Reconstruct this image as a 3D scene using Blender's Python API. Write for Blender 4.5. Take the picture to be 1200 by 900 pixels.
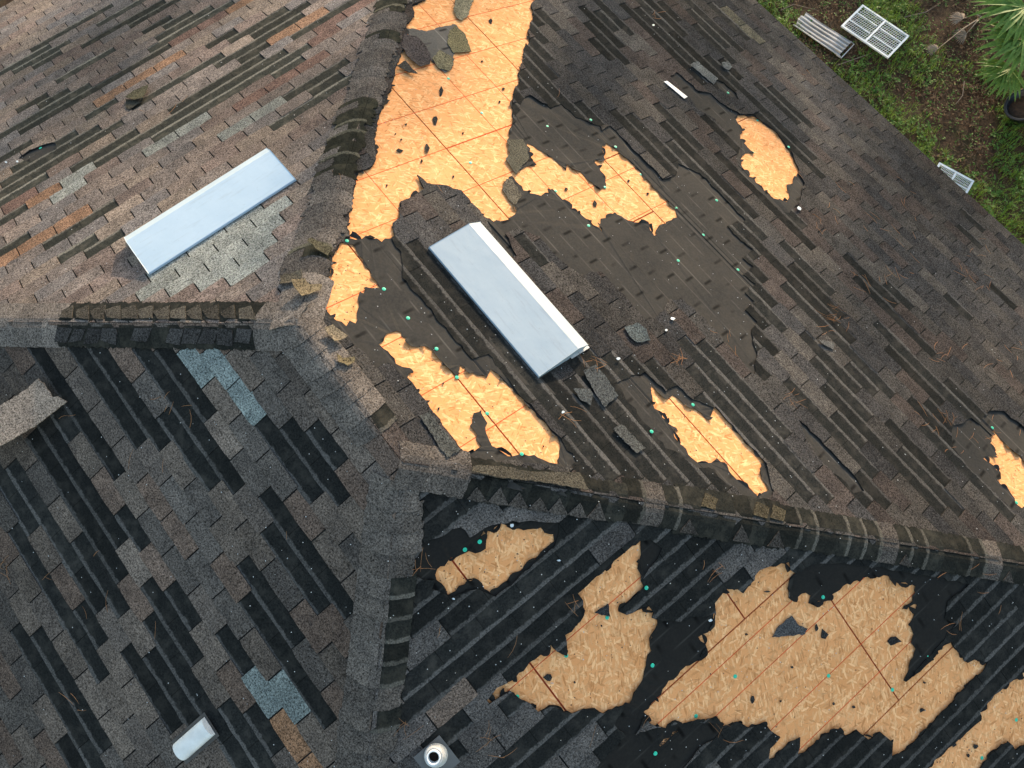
import bpy, math, random
from mathutils import Vector, Matrix
from mathutils.geometry import delaunay_2d_cdt
random.seed(7)
rnd = random.random
uni = random.uniform
for o in list(bpy.data.objects): bpy.data.objects.remove(o)
scene = bpy.context.scene
col = scene.collection

# ---------------------------------------------------------------- camera
ZR = 5.10                                   # ridge height above the ground
TP = 0.39319                                # roof pitch (rise over run)
LR = 1.1036                                 # ridge length
FPX = 910.2
CAM = Vector((2.1869, -0.1467, 4.4604 + ZR))
RIGHT = Vector((0.62494, 0.78048, 0.01740)); DOWN = Vector((0.74720, -0.59153, -0.30297)); FWD = Vector((-0.22616, 0.20234, -0.95284))
cam_d = bpy.data.cameras.new('camera'); cam = bpy.data.objects.new('camera', cam_d); col.objects.link(cam)
cam_d.sensor_width = 36; cam_d.lens = FPX / 1200 * 36; cam_d.clip_start = 0.05; cam_d.clip_end = 2000
cam.matrix_world = Matrix.Translation(CAM) @ Matrix((RIGHT, -DOWN, -FWD)).transposed().to_4x4()
scene.camera = cam

# ---------------------------------------------------------------- sky, sun, exposure
SUN_EL = 11.0
SUN_AZ = Vector((-0.52, 0.855)).normalized()
e_ = math.radians(SUN_EL)
SUN = Vector((SUN_AZ.x * math.cos(e_), SUN_AZ.y * math.cos(e_), math.sin(e_)))
w = bpy.data.worlds.new('World'); scene.world = w; w.use_nodes = True
nt = w.node_tree; nt.nodes.clear()
sky = nt.nodes.new('ShaderNodeTexSky'); sky.sky_type = 'NISHITA'; sky.sun_disc = False
sky.sun_elevation = e_; sky.sun_rotation = math.atan2(SUN.x, SUN.y)
sky.air_density = 1.0; sky.dust_density = 0.8; sky.ozone_density = 0.0
bg = nt.nodes.new('ShaderNodeBackground'); bg.inputs['Strength'].default_value = 0.15
wo = nt.nodes.new('ShaderNodeOutputWorld')
nt.links.new(sky.outputs[0], bg.inputs[0]); nt.links.new(bg.outputs[0], wo.inputs[0])
sd = bpy.data.lights.new('sun', 'SUN'); sd.energy = 1.75; sd.angle = math.radians(1.2); sd.color = (1.0, 0.80, 0.60)
so = bpy.data.objects.new('sun', sd); col.objects.link(so); so.rotation_euler = SUN.to_track_quat('Z', 'Y').to_euler(); so.location = SUN * 60
scene.view_settings.view_transform = 'Standard'; scene.view_settings.look = 'None'
scene.view_settings.exposure = 1.87; scene.view_settings.gamma = 1.0; scene.view_settings.use_curve_mapping = False
scene.render.engine = 'CYCLES'

# ---------------------------------------------------------------- helpers
def tag(o, label=None, cat=None, group=None, kind=None):
    if label: o['label'] = label
    if cat: o['category'] = cat
    if group: o['group'] = group
    if kind: o['kind'] = kind
    return o
def link(name, data, parent=None, mat=None):
    o = bpy.data.objects.new(name, data); col.objects.link(o)
    if parent: o.parent = parent
    if mat and data: data.materials.append(mat)
    return o
def mesh(name, V, F, smooth=False):
    m = bpy.data.meshes.new(name); m.from_pydata([tuple(v) for v in V], [], F); m.update()
    if smooth:
        m.polygons.foreach_set('use_smooth', [True] * len(m.polygons))
    return m
def empty(name, loc=(0, 0, 0)):
    o = bpy.data.objects.new(name, None); col.objects.link(o); o.location = loc; o.empty_display_size = 0.2; return o
class MB:
    def __init__(s): s.V = []; s.F = []
    def add(s, V, F):
        n = len(s.V); s.V += [Vector(v) for v in V]; s.F += [tuple(i + n for i in f) for f in F]
    def box(s, c, d, M=None):
        x, y, z = d[0] / 2, d[1] / 2, d[2] / 2
        V = [Vector((c[0] + a * x, c[1] + b * y, c[2] + e * z)) for a in (-1, 1) for b in (-1, 1) for e in (-1, 1)]
        if M: V = [M @ v for v in V]
        s.add(V, [(0, 1, 3, 2), (4, 6, 7, 5), (0, 4, 5, 1), (2, 3, 7, 6), (0, 2, 6, 4), (1, 5, 7, 3)])
    def tube(s, pts, rad, n=6, cap=True):
        pts = [Vector(p) for p in pts]; rings = []
        if not hasattr(rad, '__len__'): rad = [rad] * len(pts)
        for i, p in enumerate(pts):
            d = (pts[min(i + 1, len(pts) - 1)] - pts[max(i - 1, 0)]).normalized()
            a = d.orthogonal().normalized() if i == 0 else (rings_a - d * rings_a.dot(d)).normalized()
            rings_a = a; b = d.cross(a)
            rings.append([p + (a * math.cos(2 * math.pi * k / n) + b * math.sin(2 * math.pi * k / n)) * rad[i] for k in range(n)])
        V = [v for r in rings for v in r]; F = []
        for i in range(len(pts) - 1):
            for k in range(n): F.append((i * n + k, i * n + (k + 1) % n, (i + 1) * n + (k + 1) % n, (i + 1) * n + k))
        if cap: F.append(tuple(reversed(range(n)))); F.append(tuple(range((len(pts) - 1) * n, len(pts) * n)))
        s.add(V, F)
    def build(s, name, mat, parent=None, smooth=False):
        return link(name, mesh(name, s.V, s.F, smooth), parent, mat)
def lin(r, g, b):
    f = lambda c: c / 12.92 if c <= .04045 else ((c + .055) / 1.055) ** 2.4
    return (f(r / 255), f(g / 255), f(b / 255))
def hsh(i, j=0, k=0):
    return random.Random(i * 7919 + j * 104729 + k * 1299709 + 17).random()

# ---------------------------------------------------------------- materials
class NT:
    def __init__(s, name):
        s.m = bpy.data.materials.new(name); s.m.use_nodes = True; s.t = s.m.node_tree; s.t.nodes.clear()
        s.out = s.t.nodes.new('ShaderNodeOutputMaterial'); s.b = s.t.nodes.new('ShaderNodeBsdfPrincipled')
        s.t.links.new(s.b.outputs[0], s.out.inputs[0])
    def n(s, kind, **kw):
        n = s.t.nodes.new(kind)
        for k, v in kw.items(): setattr(n, k, v)
        return n
    def l(s, a, b): s.t.links.new(a, b)
    def put(s, sock, v):
        if hasattr(v, 'is_output'): s.l(v, sock)
        else: sock.default_value = v
    def math(s, op, a, b=0.0, c=None, clamp=False):
        n = s.n('ShaderNodeMath', operation=op, use_clamp=clamp); s.put(n.inputs[0], a); s.put(n.inputs[1], b)
        if c is not None: s.put(n.inputs[2], c)
        return n.outputs[0]
    def mix(s, f, a, b, mode='MIX'):
        n = s.n('ShaderNodeMix', data_type='RGBA', blend_type=mode); s.put(n.inputs[0], f)
        s.put(n.inputs[6], a if hasattr(a, 'is_output') else (*a, 1)); s.put(n.inputs[7], b if hasattr(b, 'is_output') else (*b, 1))
        return n.outputs[2]
    def ramp(s, f, lo, hi, a=0.0, b=1.0):
        n = s.n('ShaderNodeMapRange', clamp=True); s.put(n.inputs[0], f)
        for i, v in enumerate((lo, hi, a, b)): n.inputs[i + 1].default_value = v
        return n.outputs[0]
    def noise(s, vec, scale, detail=2, rough=.5, dist=0.0):
        n = s.n('ShaderNodeTexNoise'); s.l(vec, n.inputs['Vector']); n.inputs['Scale'].default_value = scale
        n.inputs['Detail'].default_value = detail; n.inputs['Roughness'].default_value = rough; n.inputs['Distortion'].default_value = dist
        return n.outputs['Fac']
    def vmap(s, vec, loc=(0, 0, 0), rot=(0, 0, 0), sc=(1, 1, 1)):
        n = s.n('ShaderNodeMapping'); s.l(vec, n.inputs[0]); n.inputs[1].default_value = loc; n.inputs[2].default_value = rot; n.inputs[3].default_value = sc
        return n.outputs[0]
    def scat(s, vec):                         # object coordinates moved by the object's random number
        oi = s.n('ShaderNodeObjectInfo'); v = s.n('ShaderNodeVectorMath', operation='SCALE'); v.inputs[0].default_value = (37.1, 91.7, 53.3); s.l(oi.outputs['Random'], v.inputs['Scale'])
        a = s.n('ShaderNodeVectorMath', operation='ADD'); s.l(vec, a.inputs[0]); s.l(v.outputs[0], a.inputs[1]); return a.outputs[0], oi
    def bump(s, h, strength=.4, dist=.003):
        n = s.n('ShaderNodeBump'); n.inputs['Strength'].default_value = strength; n.inputs['Distance'].default_value = dist
        s.l(h, n.inputs['Height']); s.l(n.outputs[0], s.b.inputs['Normal'])
    def fin(s, colr, rough=.9, spec=.3, metal=0.0):
        s.put(s.b.inputs['Base Color'], colr if hasattr(colr, 'is_output') else (*colr, 1)); s.put(s.b.inputs['Roughness'], rough)
        s.b.inputs['Specular IOR Level'].default_value = spec; s.b.inputs['Metallic'].default_value = metal; return s.m
    def obj(s): return s.n('ShaderNodeTexCoord').outputs['Object']

def granule(name, src, scale=1.0):
    """mineral granules: colour of the piece (object colour or colour attribute) broken up by grain, wear and stains"""
    N = NT(name); v, oi = N.scat(N.obj())
    if src == 'object': c = oi.outputs['Color']
    else:
        a = N.n('ShaderNodeAttribute', attribute_name='tint'); c = a.outputs['Color']
    g = N.noise(v, 88, 4, .75); g2 = N.noise(v, 150, 2, .6); m = N.noise(v, 7, 3, .6); m2 = N.noise(v, 30, 3, .6)
    c = N.mix(1.0, c, N.mix(N.ramp(m, .3, .7), (.72, .72, .72), (1.25, 1.22, 1.18)), 'MULTIPLY')
    k = N.ramp(N.math('ADD', N.math('MULTIPLY', g, .7), N.math('MULTIPLY', g2, .3)), .38, .62, .12, 2.1)
    kc = N.n('ShaderNodeCombineColor'); [N.l(k, kc.inputs[i]) for i in range(3)]
    c = N.mix(1.0, c, kc.outputs[0], 'MULTIPLY')
    c = N.mix(N.ramp(g2, .64, .70, 0, .30), c, (.26, .235, .22))
    c = N.mix(N.ramp(m2, .58, .75, 0, .3), c, (.035, .035, .037))
    N.bump(g, .5, .004)
    return N.fin(c, 1.0, .04)
M_SH = granule('shingle_granules', 'object'); M_SF = granule('shingle_granules_field', 'attr')

def torn_mat():
    """black unweathered upper half of a shingle, laid bare: pale worn ledge along its lower edge, dust and sealant specks"""
    N = NT('bare_asphalt'); uv = N.n('ShaderNodeTexCoord').outputs['UV']; v, oi = N.scat(N.obj())
    sx = N.n('ShaderNodeSeparateXYZ'); N.l(uv, sx.inputs[0])
    g = N.noise(v, 95, 4, .72); m = N.noise(v, 11, 4, .65); e = N.noise(v, 26, 3, .6)
    c = N.mix(N.ramp(g, .3, .72), (.004, .0048, .005), (.024, .0245, .023))
    c = N.mix(N.ramp(m, .48, .70, 0, .75), c, (.036, .034, .030))
    c = N.mix(N.ramp(g, .69, .76, 0, .5), c, (.13, .125, .11))
    edge = N.math('ADD', sx.outputs['Y'], N.math('MULTIPLY', N.math('SUBTRACT', e, .5), .040))
    band = N.ramp(edge, .020, .029, 1.0, 0.0); cu = N.math('DIVIDE', sx.outputs['X'], TAB); fu = N.math('ABSOLUTE', N.math('SUBTRACT', N.math('SUBTRACT', cu, N.math('FLOOR', cu)), .5)); c = N.mix(N.ramp(fu, .490, .497, 0, .7), c, (.002, .002, .002))
    c = N.mix(N.math('MULTIPLY', band, N.ramp(g, .35, .6, .15, .95)), c, (.088, .083, .078))
    c = N.mix(1.0, c, oi.outputs['Color'], 'MULTIPLY')
    N.bump(g, .4, .003); return N.fin(c, 1.0, .05)
EXP, TAB = 0.127, 0.305
M_TORN = torn_mat()
def felt_mat(name, stag, veave, light_fade_gain=1.0):
    """asphalt felt: smooth, dusty, with a dark weather mark under each slot of the lost shingles and faint lines along the laps"""
    N = NT(name); v = N.obj(); sx = N.n('ShaderNodeSeparateXYZ'); N.l(v, sx.inputs[0])
    m = N.noise(v, 2.2, 4, .6); f = N.noise(v, 60, 3, .6); wv = N.noise(v, 5, 2, .5)
    c = N.mix(N.ramp(m, .3, .7), (.0125, .0128, .0130), (.021, .0200, .0185))
    c = N.mix(N.ramp(f, .35, .7, 0, .35), c, (.032, .030, .027))
    cv = N.math('DIVIDE', N.math('SUBTRACT', sx.outputs['Y'], veave), EXP); k = N.math('FLOOR', cv); fv = N.math('SUBTRACT', cv, k)
    cu = N.math('SUBTRACT', N.math('DIVIDE', sx.outputs['X'], TAB), N.math('MULTIPLY', k, stag)); fu = N.math('SUBTRACT', cu, N.math('FLOOR', cu))
    du = N.math('MULTIPLY', N.math('ABSOLUTE', N.math('SUBTRACT', fu, .5)), TAB); dv = N.math('MULTIPLY', N.math('ABSOLUTE', N.math('SUBTRACT', fv, .5)), EXP)
    tick = N.math('MULTIPLY', N.ramp(du, .005, .018, 1, 0), N.ramp(dv, .030, .055, 1, 0))
    tick = N.math('MULTIPLY', tick, N.ramp(N.noise(v, 3.7, 2), .34, .52, 0, .9))
    c = N.mix(tick, c, (.0035, .0035, .0035))
    ln = N.ramp(N.math('ABSOLUTE', N.math('SUBTRACT', fv, .06)), .02, .06, .6, 0); ln = N.math('MULTIPLY', ln, N.ramp(N.noise(v, 4.3, 2), .45, .65))
    c = N.mix(ln, c, (.055, .052, .048))
    c = N.mix(1.0, c, (light_fade_gain, light_fade_gain * .98, light_fade_gain * .95), 'MULTIPLY'); N.bump(wv, .35, .02); return N.fin(c, .95, .08)

def osb_mat():
    N = NT('osb_board'); v, oi = N.scat(N.obj()); v0 = N.obj()
    base = N.mix(N.ramp(N.noise(v0, 1.6, 3, .6), .3, .7), (.61, .272, .104), (.71, .332, .140)); hgt = None
    for i, (rot, sc) in enumerate(((.25, (13, 56, 20)), (-.5, (11, 50, 20)), (1.1, (15, 64, 20)), (-1.25, (12, 62, 20)), (2.2, (20, 84, 20)))):
        w_ = N.vmap(N.vmap(v, rot=(0, 0, rot)), sc=sc)
        d = N.n('ShaderNodeTexVoronoi', feature='F1'); N.l(w_, d.inputs['Vector']); d.inputs['Scale'].default_value = 1.0
        sp = N.n('ShaderNodeSeparateColor'); N.l(d.outputs['Color'], sp.inputs[0])
        on = N.math('MULTIPLY', N.ramp(sp.outputs[0], .58, .62), N.ramp(d.outputs['Distance'], .44, .50, 1, 0))
        tone = N.mix(sp.outputs[1], (.40, .158, .052), (.88, .51, .25))
        base = N.mix(N.math('MULTIPLY', on, .72), base, tone)
    fine = N.noise(N.vmap(v, sc=(1, 1, 1)), 90, 4, .7); base = N.mix(N.ramp(fine, .30, .45, .45, 0), base, (.24, .115, .04))
    dk = N.noise(N.vmap(N.vmap(v, rot=(0, 0, .7)), sc=(10, 55, 20)), 1.6, 3, .6); base = N.mix(N.ramp(dk, .66, .74, 0, .6), base, (.16, .095, .045))
    N.bump(fine, .25, .003); return N.fin(base, .9, .08)
M_OSB = osb_mat()

def plain(name, c, rough=.6, spec=.4, metal=0, var=.12, scale=6, bump=0):
    N = NT(name); v, oi = N.scat(N.obj()); n = N.noise(v, scale, 4, .6)
    a = tuple(x * (1 - var) for x in c); b = tuple(min(1, x * (1 + var)) for x in c)
    if bump: N.bump(N.noise(v, scale * 8, 3), bump, .004)
    return N.fin(N.mix(N.ramp(n, .3, .7), a, b), rough, spec, metal)
def painted_metal():
    N = NT('pale_painted_metal'); v, oi = N.scat(N.obj())
    c = N.mix(N.ramp(N.noise(v, 3, 4, .6), .3, .75), (.27, .335, .385), (.30, .362, .41))
    st = N.noise(N.vmap(v, sc=(3, 26, 3)), 1.5, 4, .65); c = N.mix(N.ramp(st, .55, .78, 0, .5), c, (.21, .235, .25))
    c = N.mix(N.ramp(N.noise(v, 70, 2), .66, .76, 0, .4), c, (.22, .24, .25))
    N.bump(N.noise(v, 4, 3), .28, .02)
    return N.fin(c, .42, .45)
M_VENT = painted_metal()
def brighter(m, name, f):
    q = m.copy(); q.name = name
    for n in q.node_tree.nodes:
        if n.type == 'MIX':
            for i in (6, 7):
                if not n.inputs[i].is_linked: n.inputs[i].default_value = (*[min(.8, x * f) for x in n.inputs[i].default_value[:3]], 1)
    return q
M_VENT2 = brighter(M_VENT, 'white_painted_metal', 1.38)
M_BLACK = plain('soft_black', (.012, .012, .013), .8)
M_GREEN = plain('green_plastic_cap', (.015, .42, .27), .45, var=.2)
M_STEEL = plain('zinc_nail', (.40, .41, .41), .4, .5)
M_CHALK = plain('red_chalk', (.50, .085, .028), .95, .1, var=.4, scale=14)
M_EDGE = plain('red_sealed_edge', (.42, .075, .025), .9)
M_WHITE = plain('white_plastic', (.50, .55, .58), .45, var=.08)
M_WALL = plain('wall_stucco', (.55, .52, .46), .9, var=.05, bump=.3)
M_FASCIA = plain('fascia_paint', (.58, .57, .54), .6, var=.06)
M_NEEDLE = plain('dry_pine_needle', (.26, .125, .055), .9, .2, var=.5, scale=2)
M_PIPE = plain('white_pipe', (.66, .68, .68), .5, var=.1)
M_SLATE = granule('scrap_back', 'object')

# ---------------------------------------------------------------- the four roof slopes
CP = 1 / math.sqrt(1 + TP * TP); SP = TP * CP
SE = 6.72                                   # slant length ridge to eave
YE = SE * CP
A = Vector((0, 0, ZR)); B = Vector((LR, 0, ZR))
ZE = ZR - SE * SP
EC = {('A', 1): Vector((-YE, YE, ZE)), ('A', -1): Vector((-YE, -YE, ZE)), ('B', 1): Vector((LR + YE, YE, ZE)), ('B', -1): Vector((LR + YE, -YE, ZE))}
class Slope: pass
SL = {}
for nm, out, org, pts in (('TR', Vector((0, 1, 0)), A, [A, B, EC[('B', 1)], EC[('A', 1)]]), ('BL', Vector((0, -1, 0)), A, [B, A, EC[('A', -1)], EC[('B', -1)]]),
                          ('TL', Vector((-1, 0, 0)), A, [A, EC[('A', 1)], EC[('A', -1)]]), ('BR', Vector((1, 0, 0)), B, [B, EC[('B', -1)], EC[('B', 1)]])):
    s = Slope(); s.name = nm; s.up = -out * CP + Vector((0, 0, SP)); s.n = out * SP + Vector((0, 0, CP)); s.x = s.up.cross(s.n); s.o = org
    s.M = Matrix.Translation(org) @ Matrix((s.x, s.up, s.n)).transposed().to_4x4()
    s.poly = [Vector(((p - org).dot(s.x), (p - org).dot(s.up))) for p in pts]
    SL[nm] = s
def area2(P): return sum(P[i].x * P[(i + 1) % len(P)].y - P[(i + 1) % len(P)].x * P[i].y for i in range(len(P))) / 2
def ccw(P): return P if area2(P) > 0 else P[::-1]
for s in SL.values(): s.poly = ccw(s.poly)
def ray(px, py): return (RIGHT * ((px - 600) / FPX) + DOWN * ((py - 450) / FPX) + FWD)
def onslope(s, px, py, h=0.0):
    d = ray(px, py); k = (h + s.n.dot(s.o - CAM)) / s.n.dot(d); P = CAM + d * k - s.o
    return Vector((P.dot(s.x), P.dot(s.up)))
def onground(px, py, z=0.0):
    d = ray(px, py); k = (z - CAM.z) / d.z; return CAM + d * k
def topx(P):
    q = P - CAM; z = q.dot(FWD)
    if z < .1: return (-9999, -9999)
    return (600 + FPX * q.dot(RIGHT) / z, 450 + FPX * q.dot(DOWN) / z)
def loc2px(s, u, v, h=0): return topx(s.o + s.x * u + s.up * v + s.n * h)
def Z(ox, oy, k, pts): return [(ox + x / k, oy + y / k) for x, y in pts]

def ragged(P, amp=.010, step=.035, seed=0):
    r = random.Random(seed); out = []; n = len(P)
    for i in range(n):
        a, b = P[i], P[(i + 1) % n]; d = b - a; L = d.length
        if L < 1e-5: continue
        nn = Vector((-d.y, d.x)) / L; m = max(1, int(L / step)); ph = r.random() * 9
        for j in range(m):
            t = j / m
            if j: t += r.uniform(-.3, .3) / m
            w_ = amp * (r.uniform(-1, 1) * .6 + math.sin(ph + j * 1.7) * .4) * (1 if j else .4)
            out.append(a + d * t + nn * w_)
    return out
def inside(P, q):
    c = False; j = len(P) - 1
    for i in range(len(P)):
        if (P[i].y > q.y) != (P[j].y > q.y) and q.x < (P[j].x - P[i].x) * (q.y - P[i].y) / (P[j].y - P[i].y) + P[i].x: c = not c
        j = i
    return c
def clipconv(P, C):
    out = list(P)
    for i in range(len(C)):
        a, b = C[i], C[(i + 1) % len(C)]; d = b - a; inp = out; out = []
        if not inp: return []
        f = lambda p: d.x * (p.y - a.y) - d.y * (p.x - a.x)
        for j in range(len(inp)):
            p, q = inp[j], inp[(j + 1) % len(inp)]; fp, fq = f(p), f(q)
            if fp >= 0: out.append(p)
            if (fp >= 0) != (fq >= 0): out.append(p + (q - p) * (fp / (fp - fq)))
    r = []
    for p in out:
        if not r or (p - r[-1]).length > 1e-5: r.append(p)
    if len(r) > 1 and (r[0] - r[-1]).length < 1e-5: r.pop()
    return r if len(r) > 2 and abs(area2(r)) > 1e-6 else []
def bbox(P): return (min(p.x for p in P), min(p.y for p in P), max(p.x for p in P), max(p.y for p in P))
def segx(p, q, a, b):
    c = lambda o, u, v: (u.x - o.x) * (v.y - o.y) - (u.y - o.y) * (v.x - o.x)
    return (c(p, q, a) > 0) != (c(p, q, b) > 0) and (c(a, b, p) > 0) != (c(a, b, q) > 0)
def cut(P, cutters):
    """2-D polygon minus the cutters -> (verts, faces, was_cut); None when nothing is left"""
    bb = bbox(P); hit = []
    for Q, qb in cutters:
        if qb[0] > bb[2] or qb[2] < bb[0] or qb[1] > bb[3] or qb[3] < bb[1]: continue
        cross = any(inside(P, q) for q in Q if bb[0] <= q.x <= bb[2] and bb[1] <= q.y <= bb[3])
        if not cross:
            for i in range(len(P)):
                a, b = P[i], P[(i + 1) % len(P)]
                for j in range(len(Q)):
                    if segx(a, b, Q[j], Q[(j + 1) % len(Q)]): cross = True; break
                if cross: break
        if cross: hit.append(Q)
        elif inside(Q, sum(P, Vector((0, 0))) / len(P)): return None
    if not hit: return P, [tuple(range(len(P)))], False
    V = []; F = []
    for Q in [P] + hit:
        F.append(list(range(len(V), len(V) + len(Q)))); V += [Vector(p) for p in Q]
    vo, eo, fo, a_, b_, of = delaunay_2d_cdt(V, [], F, 0, 1e-6)
    keep = [tuple(f) for f, o in zip(fo, of) if 0 in o and len(o) == 1]
    if not keep: return None
    used = sorted({i for f in keep for i in f}); mp = {i: k for k, i in enumerate(used)}
    return [vo[i] for i in used], [tuple(mp[i] for i in f) for f in keep], True
def parts_of(V2, F2):
    """the separate islands of a cut sheet, slivers dropped"""
    if len(F2) < 2: return [(V2, F2)]
    par = list(range(len(V2)))
    def find(i):
        while par[i] != i: par[i] = par[par[i]]; i = par[i]
        return i
    for f in F2:
        for i in f[1:]: par[find(i)] = find(f[0])
    isl = {}
    for f in F2: isl.setdefault(find(f[0]), []).append(f)
    out = []
    for fs in isl.values():
        if sum(abs(area2([V2[i] for i in f])) for f in fs) < .0006: continue
        used = sorted({i for f in fs for i in f}); mp = {i: k for k, i in enumerate(used)}
        out.append(([V2[i] for i in used], [tuple(mp[i] for i in f) for f in fs]))
    return out
def prism(V2, F2, top, th):
    """sheet of thickness th under the height function top(p)"""
    n = len(V2); V = [(p.x, p.y, top(p)) for p in V2] + [(p.x, p.y, top(p) - th) for p in V2]
    F = list(F2); cnt = {}
    for f in F2:
        for i in range(len(f)): cnt[(f[i], f[(i + 1) % len(f)])] = 1
    for (a, b) in cnt:
        if (b, a) not in cnt: F.append((b, a, a + n, b + n))
    return V, F

# what the storm tore open, traced from the roof: bare board (OSB) and bare felt (FELT), picture points laid down on their slope
OSB = {'TR': [
 Z(400, 0, 3, [(310, -60), (300, 0), (245, 25), (255, 60), (230, 90), (222, 150), (190, 240), (180, 290), (160, 350), (130, 410), (115, 490), (120, 560), (100, 595), (50, 610), (50, 650), (35, 720), (20, 800), (30, 840), (70, 845), (100, 830), (140, 850), (185, 835), (180, 790), (205, 770), (205, 715), (250, 695), (290, 670), (265, 620), (300, 650), (370, 660), (420, 675), (470, 730), (505, 770), (560, 780), (610, 755), (615, 735), (580, 670), (570, 640), (600, 620), (640, 670), (700, 690), (740, 665), (770, 695), (800, 725), (830, 745), (870, 775), (915, 818), (910, 770), (960, 750), (1020, 780), (1080, 790), (1100, 830), (1115, 795), (1180, 765), (1170, 730), (1120, 690), (1080, 640), (1020, 575), (960, 525), (930, 505), (915, 520), (925, 560), (890, 565), (930, 630), (930, 660), (910, 668), (870, 640), (840, 605), (790, 580), (790, 600), (740, 555), (700, 530), (655, 505), (665, 555), (685, 580), (640, 590), (615, 610), (580, 560), (600, 540), (585, 490), (600, 440), (600, 350), (610, 310), (625, 300), (620, 260), (640, 215), (640, 180), (660, 150), (655, 110), (675, 60), (665, 25), (680, 0), (690, -60)]),
 [(400, 285), (412, 287), (446, 338), (430, 337), (421, 350), (419, 372), (416, 380), (410, 376), (406, 382), (394, 376), (380, 362), (377, 355), (382, 338), (388, 315), (392, 295)],
 Z(400, 300, 3, [(130, 310), (160, 275), (195, 265), (230, 290), (250, 320), (290, 312), (320, 330), (365, 385), (408, 435), (415, 385), (445, 405), (510, 430), (525, 400), (560, 430), (590, 460), (620, 490), (680, 550), (740, 620), (770, 665), (765, 735), (730, 725), (690, 710), (660, 700), (600, 705), (560, 690), (530, 670), (510, 620), (505, 570), (490, 540), (460, 570), (450, 600), (475, 630), (490, 670), (440, 695), (410, 670), (370, 620), (310, 540), (265, 470), (235, 430), (240, 395), (215, 390), (190, 380), (165, 335)]),
 [(763, 453), (773, 460), (783, 467), (788, 463), (800, 473), (817, 482), (830, 493), (837, 477), (863, 507), (897, 545), (890, 553), (900, 575), (887, 582), (877, 573), (853, 552), (852, 545), (840, 538), (830, 543), (813, 540), (800, 523), (790, 513), (788, 505), (795, 505), (780, 492), (765, 475)],
 [(1163, 505), (1178, 520), (1200, 540), (1225, 560), (1225, 605), (1193, 593), (1180, 573), (1168, 563), (1170, 552), (1152, 538), (1160, 535), (1168, 533), (1160, 520)],
 Z(800, 0, 3, [(185, 420), (200, 405), (250, 410), (330, 470), (380, 540), (405, 600), (400, 630), (380, 650), (365, 650), (375, 690), (365, 715), (340, 700), (320, 700), (270, 650), (220, 605), (205, 580), (205, 555), (220, 540), (250, 540), (235, 525), (200, 490), (210, 460)]),
 [(594, 565), (616, 568), (616, 573), (594, 570)], [(652, 573), (674, 576), (674, 581), (652, 578)]],
 'BR': [
 Z(400, 600, 3, [(330, 220), (385, 160), (430, 145), (470, 145), (505, 120), (510, 95), (490, 85), (500, 65), (530, 70), (560, 42), (590, 50), (640, 65), (700, 52), (710, 65), (755, 65), (745, 100), (700, 140), (640, 190), (580, 240), (525, 285), (495, 250), (470, 230), (440, 240), (400, 275), (375, 290)]),
 Z(400, 600, 3, [(1050, 100), (1052, 150), (1040, 180), (1050, 240), (1060, 260), (1000, 320), (970, 345), (1000, 360), (1080, 330), (1095, 350), (1090, 370), (1112, 380), (1090, 440), (1070, 540), (1040, 620), (1010, 670), (950, 690), (920, 705), (870, 690), (850, 690), (810, 705), (780, 700), (755, 680), (730, 680), (690, 700), (660, 670), (625, 655), (590, 625), (520, 670), (510, 660), (545, 615), (600, 590), (660, 525), (700, 500), (735, 465), (755, 490), (790, 505), (785, 430), (840, 380), (850, 330), (830, 285), (880, 240), (960, 170), (1020, 120)]),
 Z(800, 600, 3, [(-140, 700), (-100, 660), (-60, 610), (0, 550), (50, 520), (85, 480), (55, 440), (110, 400), (110, 320), (150, 270), (190, 270), (210, 285), (245, 240), (265, 200), (300, 190), (370, 175), (375, 205), (395, 215), (370, 240), (370, 300), (430, 285), (450, 295), (440, 320), (510, 310), (550, 270), (600, 245), (680, 225), (720, 225), (735, 240), (815, 260), (805, 310), (770, 340), (820, 325), (810, 370), (790, 395), (810, 430), (800, 460), (815, 480), (800, 520), (780, 595), (830, 560), (870, 520), (910, 470), (940, 455), (960, 490), (1000, 530), (1020, 518), (1068, 525), (1050, 560), (1000, 600), (920, 690), (840, 780), (770, 840), (730, 865), (735, 810), (690, 770), (650, 800), (610, 765), (570, 785), (540, 765), (500, 775), (460, 810), (430, 840), (400, 850), (410, 790), (370, 810), (320, 860), (298, 868), (305, 830), (340, 790), (310, 770), (280, 740), (230, 755), (190, 735), (140, 750), (120, 720), (70, 735), (0, 740), (-40, 730), (-60, 760), (-100, 750), (-120, 740)]),
 Z(800, 600, 3, [(1300, 480), (1200, 560), (1090, 640), (1040, 700), (1045, 730), (990, 775), (930, 830), (850, 900), (780, 980), (1010, 990), (1040, 900), (1080, 845), (1140, 805), (1165, 835), (1200, 815), (1300, 790)]),
 Z(400, 600, 3, [(1115, 820), (1125, 805), (1175, 765), (1182, 770), (1150, 795), (1120, 824)])],
 'TL': [], 'BL': []}
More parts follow.
